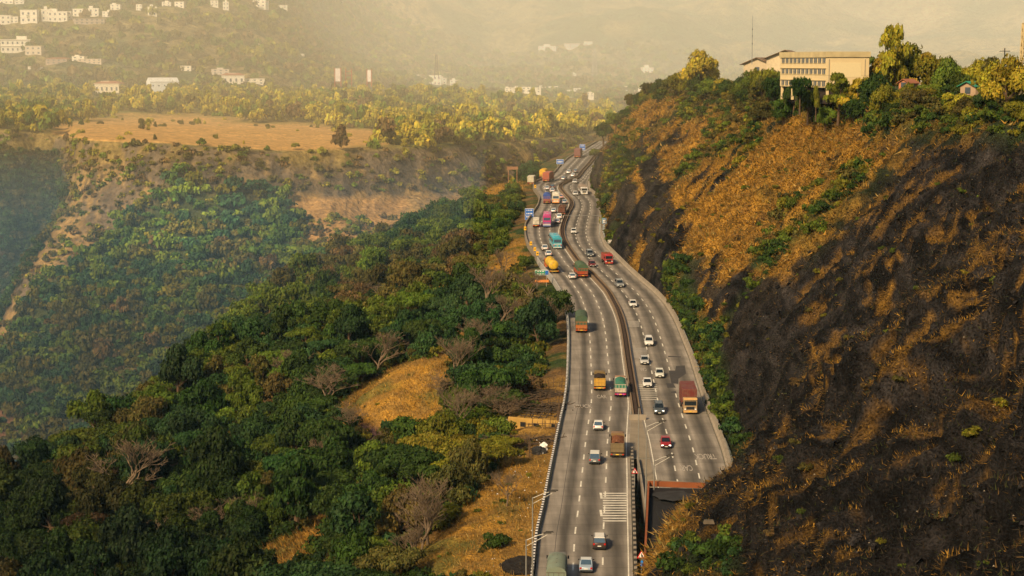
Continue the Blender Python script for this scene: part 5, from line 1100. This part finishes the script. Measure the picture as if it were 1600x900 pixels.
# villas and town buildings
def dsnap(x, y, D0):
    best = None
    for (A, B_, D_) in ((fpx, fpy, fD), (hpx, hpy, hD)):
        m_ = (np.abs(A-x) < 9) & (np.abs(B_-y) < 4) & (D_ > 700)
        if m_.any(): v = float(np.median(D_[m_])); best = v if best is None or abs(v-D0) < abs(best-D0) else best
    return best or D0
def villa(x, y, D, wpx, hpx, lab, grp=None, col=(.78, .70, .56), floors=2, roof='flat', ang=None, vg=random.Random(5)):
    D = dsnap(x, y, D); W = wpx/FPX*D; H = hpx/FPX*D; dp = W*vg.uniform(.5, .8); r = empty('villa' if floors < 4 else 'apartment_block', tuple(P(x, y, D)), vg.uniform(-.35, .35) if ang is None else ang)
    b = MB(); b.box((0, dp/2, (H-3)/2), (W, dp, H+3)); b2 = vg.random()
    if b2 < .6: b.box((W*vg.uniform(-.25, .25), dp*.5, H+H*.14), (W*.35, dp*.5, H*.28))
    cobj(b, 'wall', M_wall, r, col); fl = H/floors
    s = MB()
    for k in range(1, floors+1): s.box((0, dp/2, fl*k), (W*1.06, dp*1.08, H*.045))
    cobj(s, 'floor_slab', M_wall, r, tuple(c*1.15 for c in col))
    if roof == 'tile': MB().box((0, dp/2, H+H*.16), (W*1.1, dp*1.1, H*.26), top=(.5, .3)).build('roof', M_rtile, r)
    n = max(2, int(W/4.2))
    for k in range(floors):
        for j in range(n): MB().box((-W/2+W*(j+.5)/n, -.04, fl*(k+.48)), (W/n*.34, .12, fl*.36)).build('window', M_win, r)
    return tag(r, lab, 'building', grp)
V1 = 'white villa in the long hazy row across the far left hillside'; G1 = 'villas in the row across the far left hillside'
for x, y, w_, h_ in VILLAS: villa(x, y, 1600+8*(38-y), w_, h_, V1, G1)
villa(140, 38, 1585, 46, 9, 'long low terrace of houses below the left hillside villas', col=(.52, .42, .34))
for x, y, w_, h_, t in ((180, 15, 16, 8, 'small villa high on the left hillside, first of the upper ones'), (217, 16, 9, 9, 'narrow pale tower house high on the left hillside'), (238, 25, 14, 14, 'square cream villa standing apart on the wooded hillside'), (260, 10, 14, 7, 'low villa at the top edge left of a long one'), (280, 12, 16, 9, 'wide villa at the top edge above the wooded hillside'), (335, 10, 12, 9, 'pale villa at the top edge, left of a taller one'), (353, 15, 9, 12, 'tall narrow villa at the top edge of the hillside'), (404, 11, 24, 10, 'bright white villa at the top edge, rightmost on the hillside'), (440, 13, 18, 5, 'faint low house at the top edge right of the bright villa'), (403, 74, 7, 5, 'tiny white house alone in the hillside wood'), (470, 88, 8, 4, 'tiny white house at the hazy foot of the hill')): villa(x, y, 1650, w_, h_, t)
villa(24, 82, 1480, 44, 20, 'long white villa complex at the left edge with several terraces'); villa(52, 86, 1470, 26, 14, 'cream wing right of the white villa complex', col=(.6, .5, .38)); villa(88, 100, 1440, 34, 8, 'row of low brown-roofed houses under the villa complex', col=(.4, .3, .24), roof='tile'); villa(122, 96, 1440, 20, 8, 'small pale house right of the brown-roofed row'); villa(140, 100, 1430, 40, 8, 'cream terrace with a flat roof on the far left', col=(.6, .48, .36)); villa(52, 110, 1400, 18, 6, 'small red-tiled house above the left wood', roof='tile')
gable(P(232, 143, dsnap(232, 143, 1400)), R_(-62), 11, 24, 8, 3.2, (.80, .80, .76), M_white, 'bright white hall with a curved white roof on the far plateau', 'white_hall', .3, 5)
villa(167, 146, 960, 40, 15, 'cream house with a colonnade beside the white hall', col=(.68, .58, .42), ang=-.15, floors=1, roof='tile')
villa(365, 132, 1180, 34, 14, 'white shed with a long sloping grey roof behind the plateau wood', roof='tile', floors=1); villa(345, 116, 1500, 26, 8, 'pale houses above the grey-roofed shed', col=(.66, .56, .46)); villa(290, 112, 1480, 18, 9, 'small pale house behind the left plateau trees'); villa(398, 132, 1210, 30, 9, 'white low house right of the grey-roofed shed')
G2 = 'buildings of the hazy valley town'; T2 = 'pale flat-roofed building in the hazy town of the valley'
for x, y, w_, h_ in ((650, 122, 13, 5), (680, 133, 18, 16), (691, 130, 14, 9), (709, 133, 12, 9), (665, 128, 12, 6), (808, 144, 12, 8), (822, 143, 14, 8), (838, 144, 14, 8), (865, 141, 14, 7), (877, 156, 22, 12), (890, 154, 8, 14), (905, 146, 18, 9), (922, 150, 12, 6), (903, 162, 12, 5), (917, 173, 22, 5), (940, 165, 14, 6), (955, 166, 12, 5), (972, 140, 16, 6), (1000, 155, 12, 14), (862, 115, 12, 9), (895, 120, 12, 6), (868, 112, 7, 5), (945, 130, 10, 6), (848, 139, 10, 6), (795, 142, 12, 6), (925, 192, 14, 7), (935, 198, 12, 8), (937, 182, 20, 5)): villa(x, y+1, 1750, w_, h_, T2, G2)
villa(1011, 121, 2000, 20, 15, 'square cream block alone right of the valley town', floors=4); villa(992, 153, 1900, 22, 12, 'pale grey block behind the shoulder of the cliff', floors=4, col=(.55, .6, .62)); villa(855, 82, 2600, 28, 10, 'faint low houses on the mountain foot, left group', col=(.7, .6, .5)); villa(903, 75, 2600, 30, 7, 'faint low houses on the mountain foot, right group', col=(.7, .6, .5)); villa(920, 71, 2650, 12, 6, 'faint white house right on the mountain foot')
# ---- street lamps
def lamp(px_, py_, D, h, arm, side, label, pbase=None):
    r = empty('street_lamp', tuple(P(px_, py_, D)), 0); tag(r, label, 'street lamp')
    MB().tube([(0, 0, -1), (0, 0, h*.5), (0, 0, h)], [.13, .10, .07], 8).build('pole', M_metal, r, True); MB().tube([(0, 0, h-.1), (side*arm*.5, .1, h+arm*.17), (side*arm, .1, h+arm*.30)], .045, 6).build('arm', M_metal, r, True)
    MB().tube([(0, 0, h-.8), (side*arm*.97, .1, h+arm*.22)], .03, 5).build('stay', M_metal, r)
    for t, dy in ((.93, -.0), (1.03, .5)): MB().box((side*arm*t, dy, h+arm*.30), (1.0, .3, .14), top=(.8, .7)).build('lamp_head', M_dsteel, r, bevel=.02)
lamp(832, 925, 214, 12.0, 2.6, 1, 'grey street lamp left of the striped parapet, upper of two'); lamp(822, 990, 200, 11.2, 2.6, 1, 'grey street lamp left of the striped parapet, lower of two')
lamp(1009, 802, 245, 12.6, 2.3, 1, 'street lamp between the carriageways with its head level with the end of the median'); lamp(1021, 840, 241, 11.0, 2.3, 1, 'street lamp beside the tunnel portal with its head under the red hatchback')
pole('lamp_post', P(997, 752, 262), 11.4, .10, .07, M_metal, 'bare grey post in the earth wedge below the end of the median', 'post', lambda r: MB().box((0, 0, 11.4), (.5, .25, .12)).build('cap', M_dsteel, r))
# ---- signs
M_blue = plain('sign_blue', (.02, .13, .50), .5); M_green = plain('sign_green', (.03, .26, .16), .5); M_yel = plain('sign_yellow', (.75, .42, .02), .6)
def flat(verts, name, mat, par): return MB().add(verts, [tuple(range(len(verts)))]).build(name, mat, par)
def warn(px_, py_, D, lab, s=.5):
    r = empty('warning_sign', tuple(P(px_, py_, D))); tag(r, lab, 'road sign'); z = 2.6
    MB().cyl((0, 0, z/2-1), .05, z+2, 'z', 6).build('post', M_metal, r)
    t = lambda k, y: [(-s*k, y, z+.45-s*.6*k), (s*k, y, z+.45-s*.6*k), (0, y, z+.45+s*1.1*k)]
    flat(t(1, -.06), 'red_border', plain('sign_red', (.55, .02, .02), .5), r); flat(t(.68, -.07), 'white_panel', M_wstripe, r); MB().box((0, -.085, z+.5), (.10, .02, .45)).box((0, -.085, z+.12), (.12, .02, .1)).box((.12, -.085, z+.35), (.10, .02, .3)).build('symbol', M_black, r); return r
warn(991.5, 768, 256, 'red and white triangular warning sign in the earth wedge, upper of two'); warn(1002, 905, 214, 'red and white triangular warning sign in the earth wedge, lower of two', .6)
r = empty('round_sign', tuple(P(1008, 915, 213))); tag(r, 'round blue road sign beside the lower warning sign', 'road sign'); MB().cyl((0, 0, 1), .05, 4, 'z', 6).build('post', M_metal, r); MB().cyl((0, -.08, 2.85), .62, .05, 'y', 20).build('disc', plain('sign_bright_blue', (.02, .22, .75), .5), r); MB().box((0, -.12, 2.85), (.12, .02, .7)).build('symbol', M_wstripe, r)
def board(px_, py_, D, w, h, z, mat, lab, rows=2, extra=None, text=None, panels=1):
    r = empty('sign_board', tuple(P(px_, py_, D))); tag(r, lab, 'road sign'); lh = max(z+4, 4)
    for s in (-1, 1): MB().cyl((s*w*.36, .12, z-lh/2+h*.5), .08, lh+h, 'z', 6).build('post', M_metal, r)
    for k in range(panels): MB().box((0, 0, z+h*(k+.5)/panels), (w, .1, h/panels-.08)).build('panel', mat, r, bevel=.01)
    MB().box((0, .02, z+h/2), (w+.14, .06, h+.14)).build('rim', M_wstripe, r); ln = MB(); rr = random.Random(px_)
    for k in range(panels*rows):
        zz = z+h*(k+.5)/(panels*rows); n = 4
        for j in range(n): ln.box((-w*.38+w*.76*(j+.5)/n, -.06, zz), (w*.15*rr.uniform(.5, 1), .02, h/(panels*rows)*.35))
    ln.build('lettering', M_wstripe, r)
    if extra: extra(r)
    return r
board(827, 352, 560, 2.7, 4.2, 1.2, M_blue, 'tall blue sign of two panels at the outer parapet by the pink bus', 2, panels=2)
board(875, 260, 700, 2.8, 1.8, 1.0, M_blue, 'blue sign at the far outer bend, lower of the two distant ones', 1); board(910, 240, 770, 2.4, 2.6, 1.5, M_blue, 'blue sign at the top of the road, farthest one', 2)
def obase(r):
    MB().box((0, -.02, -.35), (3.5, .08, .6)).build('lower_board', plain('board_orange', (.60, .22, .06), .7, var=.5), r)
b_ = board(846.5, 437, 436, 3.3, 1.2, 1.2, M_green, 'green and white roadside board with an orange strip under it beside the yellow tanker', 2, obase); MB().box((1.25, -.06, 1.8), (.8, .06, 1.1)).build('side_panel', M_blue, b_)
board(987, 415, 470, 1.3, .9, .9, M_grey, 'small grey board on the outer barrier under the grassy cliff', 1); board(955, 384, 500, 1.8, .8, .8, M_grey, 'grey board at the cliff foot near the small red truck', 1)
r = empty('cantilever_gantry', tuple(P(939, 366, 526)), 0); tag(r, 'grey cantilever gantry reaching across the right carriageway with a blue sign', 'gantry')
MB().tube([(0, 0, 0), (0, 0, 6.0)], [.22, .15], 8).build('column', M_metal, r, True); MB().tube([(0, 0, 5.7), (-6, -1.0, 5.8), (-11.6, -2, 5.9)], [.10, .08, .06], 6).build('beam', M_metal, r, True); MB().box((1.0, -.2, 4.0), (1.4, .1, 1.9)).build('panel', plain('sign_pale_blue', (.16, .28, .46), .5), r); MB().box((1.0, -.27, 4.2), (.9, .04, .3)).box((1.0, -.27, 3.7), (.9, .04, .3)).build('lettering', M_wstripe, r)
r = empty('overhead_gantry', tuple(P(801, 283, 690))); tag(r, 'rust orange overhead frame standing on the far left hillside', 'gantry'); o_ = plain('orange_frame', (.26, .13, .07), .8, var=.3)
for s in (-1, 1): MB().box((s*1.7, 0, 2), (.3, .3, 6)).build('post', o_, r)
MB().box((0, 0, 5.2), (4.4, .4, 1.2)).build('beam', o_, r)
# hazard markers along the outer parapet
for k, (x, y) in enumerate(((842, 298), (829, 389), (843, 405), (836, 398), (822, 365))):
    w = wpt(x, y); r = empty('hazard_marker', (float(XL(w[1]))-.3, w[1], zr(w[1])+.7)); tag(r, 'small yellow and black hazard marker on the outer parapet of the left bends', 'marker', 'yellow hazard markers on the outer parapet')
    MB().box((0, 0, .1), (.08, .08, .6)).build('post', M_dsteel, r); MB().box((0, -.06, .9), (.7, .06, 1.1)).build('panel', M_yel, r); MB().box((0, -.10, .9), (.4, .03, .25), sh=(.1, 0)).build('stripe', M_black, r)
# ---- ruined plots with stick fences beside the road
M_wood = plain('old_sticks', (.10, .065, .04), .95, var=.5); sg = random.Random(11)
def stick_fence(a, b, n, lab, h=1.5, rails=2):
    pa, _ = near_v(NL, px, py, *a); pb, _ = near_v(NL, px, py, *b); r = empty('stick_fence', tuple(pa)); tag(r, lab, 'fence'); d = pb-pa
    for k in range(n):
        t = k/(n-1); q = d*t+np.array([sg.uniform(-.25, .25), sg.uniform(-.25, .25), 0]); x, y = pa[0]+q[0], pa[1]+q[1]; hh = h*sg.uniform(.6, 1.3)
        MB().tube([(q[0], q[1], q[2]-.6), (q[0]+sg.uniform(-.3, .3), q[1]+sg.uniform(-.3, .3), q[2]+hh)], [.09, .05], 5).build('stake', M_wood, r)
    for k in range(rails): zz = h*(k+.6)/(rails+.4); MB().tube([(0, 0, zz), tuple(d*.5+np.array([0, 0, zz+.1])), tuple(d+np.array([0, 0, zz-.05]))], .05, 5).build('rail', M_wood, r)
stick_fence((800, 640), (880, 633), 14, 'old stick fence on the upper side of the ochre ruin', 2.0, 3); stick_fence((828, 612), (882, 606), 10, 'short stick fence above the ochre ruin nearest the parapet', 1.8, 2)
stick_fence((772, 676), (876, 672), 16, 'broken stick fence along the front of the ochre ruin', 1.8, 2); stick_fence((770, 700), (868, 694), 16, 'lowest broken stick fence below the ochre ruin', 1.5, 2); stick_fence((876, 640), (872, 690), 8, 'line of leaning stakes beside the parapet', 2.2, 2); stick_fence((826, 690), (830, 722), 6, 'cluster of dead stakes under the lowest stick fence', 2.0, 1)
M_och = plain('ochre_plaster', (.40, .25, .07), .95, var=.45, scale=.8, bump=.08); M_timber = plain('charred_timber', (.05, .037, .028), .95, var=.5)
pa, pb = near_v(NL, px, py, 796, 674)[0], near_v(NL, px, py, 873, 668)[0]; d_ = pb-pa; Lr = float(np.hypot(d_[0], d_[1])); rb = empty('ruined_house', tuple(pa), math.atan2(d_[1], d_[0])); tag(rb, 'roofless ochre ruin with two dark window holes beside the parapet', 'ruin')
MB().box((Lr/2, 0, .9), (Lr, .35, 3.4)).box((Lr*.52, -.6, .0), (Lr*1.04, .9, .5)).build('front_wall', M_och, rb, bevel=.05)
for x_0 in (Lr*.30, Lr*.56): f = MB().box((x_0, -.19, 1.45), (1.0, .08, .85)).build('window', M_tar_shade, rb); MB().box((x_0, -.24, .98), (1.2, .12, .1)).build('sill', M_och, f)  # near-black panels stand in for the shade inside the window holes
MB().box((Lr*.9, -.19, 1.0), (.8, .06, 2.0)).build('doorway', M_tar_shade, rb)  # near-black panel stands in for the dark of the open doorway
MB().box((Lr/2, 5.2, .5), (Lr, .3, 1.4), top=(.9, 1)).build('rear_wall', M_timber, rb); MB().box((-.05, 2.6, .1), (.3, 5.0, 1.5)).build('side_wall', M_och, rb); MB().box((Lr+.05, 2.6, .1), (.3, 5.0, 1.5)).build('side_wall', M_och, rb)
MB().box((Lr/2, 2.6, -.25), (Lr-.5, 4.9, .4)).build('floor', plain('ruin_floor', (.17, .11, .05), .95, var=.5), rb)
rr = random.Random(77)
for k in range(7): MB().tube([(Lr*(k+.5)/7+rr.uniform(-.2, .2), 5.0, 1.2), (Lr*(k+.5)/7+rr.uniform(-.3, .3), 8.5, 2.6+rr.uniform(-.3, .3))], .10, 5).tube([(Lr*(k+.5)/7, 8.6, -1), (Lr*(k+.5)/7, 8.6, 2.9)], .10, 5).build('rafter', M_timber, rb)
for k in range(5): MB().tube([(-.3, 5.4+k*.75, 1.3+k*.33), (Lr+.4, 5.4+k*.75+rr.uniform(-.2, .2), 1.3+k*.33+rr.uniform(-.15, .15))], .09, 5).build('purlin', M_timber, rb)
r = empty('stone_slab', tuple(near_v(NL, px, py, 791, 672)[0]), .3); tag(r, 'pale upright slab at the left end of the ochre ruin', 'slab'); MB().box((0, 0, .8), (.9, .25, 2.2), top=(.9, .8)).build('slab', M_conc2, r, bevel=.04); MB().box((0, 0, -.2), (1.3, .6, .4)).build('base', M_conc, r)
p = near_v(NL, px, py, 843, 708)[0]; r = empty('tarp_bundle', tuple(p)); tag(r, 'black bundle on the ground next to a white one by the parapet', 'bundle')
def lumpy(name, c, s, mat, par=None, seed=0, sub=4):
    bm = bmesh.new(); bmesh.ops.create_icosphere(bm, subdivisions=sub, radius=1); g = seed*3.1
    for v in bm.verts:
        n = float(fbm(np.array(v.co.x+g), np.array(v.co.y), np.array(v.co.z), .9, 5, seed, .62)); v.co = Vector([v.co[i]*s[i]*(.25+1.5*n) for i in range(3)])+Vector(c)
    me = bpy.data.meshes.new(name); bm.to_mesh(me); bm.free(); me.materials.append(mat); o = bpy.data.objects.new(name, me); COL.objects.link(o)
    if par: o.parent = par
    return o
lumpy('sack', (0, 0, .3), (1.3, 1.0, .8), M_black, r, 3); p2 = near_v(NL, px, py, 851, 704)[0]; o = lumpy('white_bundle', (0, 0, .4), (.75, .6, .8), M_wstripe, None, 4); o.location = p2; tag(o, 'white bundle beside the black one near the parapet', 'bundle')
M_rock = plain('dark_basalt', (.012, .010, .0095), .9, var=.6, scale=.6, bump=.2)
for k, (x, y, s, lab) in enumerate(((812, 886, 2.6, 'flat dark boulder at the bottom beside the street lamps'), (826, 893, 2.2, 'second dark boulder touching the lower street lamp'))):
    o = lumpy('boulder', (0, 0, 0), (s, s*.8, s*.5), M_rock, None, 10+k); o.location = near_v(NL, px, py, x, y)[0]; tag(o, lab, 'boulder')
for k, (x, y, s, lab) in enumerate(((1125, 805, 1.6, 'pale ledge rock right of the portal roof'),)):
    o = lumpy('rock_outcrop', (0, 0, 0), (s, s, s*.7), M_rock, None, 20+k, 4); q, i = near_v(CL, cpx, cpy, x, y); o.location = q-CLn[i]*s*.35; tag(o, lab, 'rock')
# litter and pale stones: nobody could count them
g = np.random.default_rng(31); ii = np.argwhere((bareclr > .5) & (DX > .8) & (DX < 14) & (py < 900) & (py > 690)); ii = ii[g.choice(len(ii), 60)]
cc = np.argwhere((cpx > 1050) & (cpx < 1600) & (cpy > 180) & (cpy < 900) & (CLT < 1) & (CLdark > .5)); cc = cc[g.choice(len(cc), 420)]
for name, Gr, sel, sz, lab in (('litter', NL, ii, .11, 'scattered white litter on the ochre roadside ground'), ('pale_stones', CL, cc, .08, 'scattered pale stones on the burnt rocky slope')):
    V = []
    for i, j in sel:
        p = Gr[i, j]+g.normal(size=3)*np.array([.4, .4, .05])+np.array([0, 0, .2]); s = sz*g.uniform(.4, 1.5); V += [p+np.array(q)*s for q in ((-1, 0, 0), (0, -1, .3), (1, 0, 0), (0, .6, 1.0))]
    V = np.array(V); n = len(sel); F = np.concatenate([np.arange(4*n).reshape(-1, 4)[:, k] for k in ([0, 1, 3], [1, 2, 3], [0, 1, 2])]).reshape(-1, 3); o = np_mesh(name, V, F, M_wstripe if name == 'litter' else M_conc2); tag(o, lab, 'litter' if name == 'litter' else 'stones', kind='stuff')
gq = np.random.default_rng(55); m_ = (CLdark > .4)*(CLT < 1)*(cpx > 900)*(cpx < 1640)*(cpy > 150)*(cpy < 930)*1.0; s_ = scatter(CL, m_, 2400, .5, gq); V = []; Tn = []
ic = np.array([(-1, -.6, -.4), (.9, -.8, -.3), (.7, .9, -.4), (-.8, .8, -.3), (-.5, -.4, .7), (.5, -.5, .9), (.5, .4, .6), (-.4, .5, .8)]); qf = np.array([(0, 1, 5, 4), (1, 2, 6, 5), (2, 3, 7, 6), (3, 0, 4, 7), (4, 5, 6, 7)])
for q in s_:
    a = gq.normal(size=(3, 3)); a, _r = np.linalg.qr(a); V.append((ic*gq.uniform(.6, 1.3, (8, 3))*gq.uniform(.15, .6)*gq.uniform(.3, 1))@a+CL.reshape(-1, 3)[q]); Tn.append(np.tile(np.array([.022, .02, .021])*gq.uniform(.4, 2.2), (8, 1)))
n = len(V); F = (qf[None]+8*np.arange(n)[:, None, None]).reshape(-1, 4); o = np_mesh('rock_debris', np.concatenate(V), F, M_cliff, np.concatenate(Tn)); tag(o, 'dark broken rock lying over the burnt slope', 'rocks', kind='stuff')
# concrete steps / drain ledges by the portal
q, _i = near_v(CL, cpx, cpy, 1120, 775); r = empty('drain_steps', tuple(q)); M_rubble = plain('dirty_ledge', (.11, .09, .07), .95, var=.5, scale=1.5); tag(r, 'broken concrete drain steps climbing the rock beside the portal roof', 'steps')
for k in range(7): qq = near_v(CL, cpx, cpy, 1128-k*7, 772+k*15)[0]-q; MB().box((float(qq[0]), float(qq[1]), float(qq[2])+.1), (1.3, .8, .4), top=(.8, .8)).build('step', M_rubble, r, bevel=.04)
M_brush = plain('brushwood', (.07, .05, .034), .95, var=.5)
for k, (x, y, n_, sp, lab) in enumerate(((850, 622, 70, 4.5, 'dark brushwood heap nearest the parapet above the ochre ruin'), (822, 628, 60, 4, 'dark brushwood heap right of the big umbrella tree'), (862, 640, 60, 4, 'dark brushwood heap directly above the ochre ruin'), (792, 694, 26, 5, 'brushwood heap below the pale upright slab'), (850, 692, 24, 4.0, 'brushwood heap below the right end of the ochre ruin'), (780, 705, 50, 5, 'lowest brushwood heap left of the black bundle'))):
    p = near_v(NL, px, py, x, y)[0]; m = MB(); rr = random.Random(60+k)
    for j in range(int(n_*2)):
        a = rr.uniform(-.5, .5)+(0 if rr.random() < .7 else 1.5); c0 = Vector((rr.gauss(0, sp*.45), rr.gauss(0, sp*.3), rr.uniform(-.3, 1.1))); L_ = rr.uniform(.6, 1.8); d = Vector((math.cos(a), math.sin(a), rr.uniform(-.3, .4)))*L_
        m.tube([c0-d, c0+Vector((0, 0, rr.uniform(-.1, .2))), c0+d], [.10, .08, .04], 4)
    o = m.build('brushwood_pile', M_brush); o.location = p; tag(o, lab, 'brushwood')
# ================================================================= LIGHT, HAZE, CAMERA
w = bpy.data.worlds.new('World'); S.world = w; w.use_nodes = True; nt = w.node_tree
bg = nt.nodes['Background']; sky = nt.nodes.new('ShaderNodeTexSky'); sky.sky_type = 'NISHITA'; sky.sun_disc = False
EL, AZ = R_(34), R_(SUN_AZ)          # AZ: 0 = from +y, clockwise
sky.sun_elevation = EL; sky.sun_rotation = AZ; sky.air_density = 1.6; sky.dust_density = 2; sky.ozone_density = 1
nt.links.new(sky.outputs[0], bg.inputs[0]); bg.inputs[1].default_value = SKY_STR
sun = bpy.data.lights.new('sun', 'SUN'); sun.energy = SUN_STR; sun.angle = R_(SUN_ANG); sun.color = SUN_COL
so = bpy.data.objects.new('sun', sun); COL.objects.link(so); so.location = (0, 0, 300)
d = Vector((math.sin(AZ)*math.cos(EL), math.cos(AZ)*math.cos(EL), math.sin(EL)))
so.rotation_euler = d.to_track_quat('Z', 'Y').to_euler()
for k_, (xa_, xb_, ya_, yb_, za_, zb_, den, col, g_, em, ecol) in enumerate(HAZE):
    x_w = 9000; mb = MB(); mb.box(((xa_+xb_)/2, (ya_+yb_)/2, (za_+zb_)/2), (xb_-xa_, yb_-ya_-.5, zb_-za_))
    me = bpy.data.meshes.new('haze'); me.from_pydata(mb.v, [], mb.f); hz = bpy.data.objects.new('haze', me); COL.objects.link(hz); tag(hz, kind='structure')
    m = bpy.data.materials.new('haze_air'); m.use_nodes = True; n2 = m.node_tree; n2.nodes.clear()
    out = n2.nodes.new('ShaderNodeOutputMaterial'); vs = n2.nodes.new('ShaderNodeVolumeScatter')
    vs.inputs['Color'].default_value = (*col, 1); vs.inputs['Density'].default_value = den; vs.inputs['Anisotropy'].default_value = g_
    o_ = vs.outputs[0]
    if em:
        e_ = n2.nodes.new('ShaderNodeEmission'); e_.inputs[0].default_value = (*ecol, 1); e_.inputs[1].default_value = em*den  # emission added to brighten the haze, in place of multiple scattering
        a_ = n2.nodes.new('ShaderNodeAddShader'); n2.links.new(o_, a_.inputs[0]); n2.links.new(e_.outputs[0], a_.inputs[1]); o_ = a_.outputs[0]
    n2.links.new(o_, out.inputs['Volume']); me.materials.append(m)
cam = bpy.data.cameras.new('camera'); cam.sensor_width = 36; cam.lens = FPX*36/1600; cam.clip_start = 1; cam.clip_end = 30000
co = bpy.data.objects.new('camera', cam); COL.objects.link(co); co.location = (0, 0, CAMZ); co.rotation_euler = (math.pi/2-PITCH, 0, 0); S.camera = co
S.view_settings.view_transform = 'Standard'; S.view_settings.look = 'None'; S.view_settings.exposure = 0; S.view_settings.gamma = 1
S.cycles.use_denoising = True; S.cycles.max_bounces = 5; S.cycles.diffuse_bounces = 2; S.cycles.glossy_bounces = 2; S.cycles.transparent_max_bounces = 24; S.cycles.volume_bounces = 1
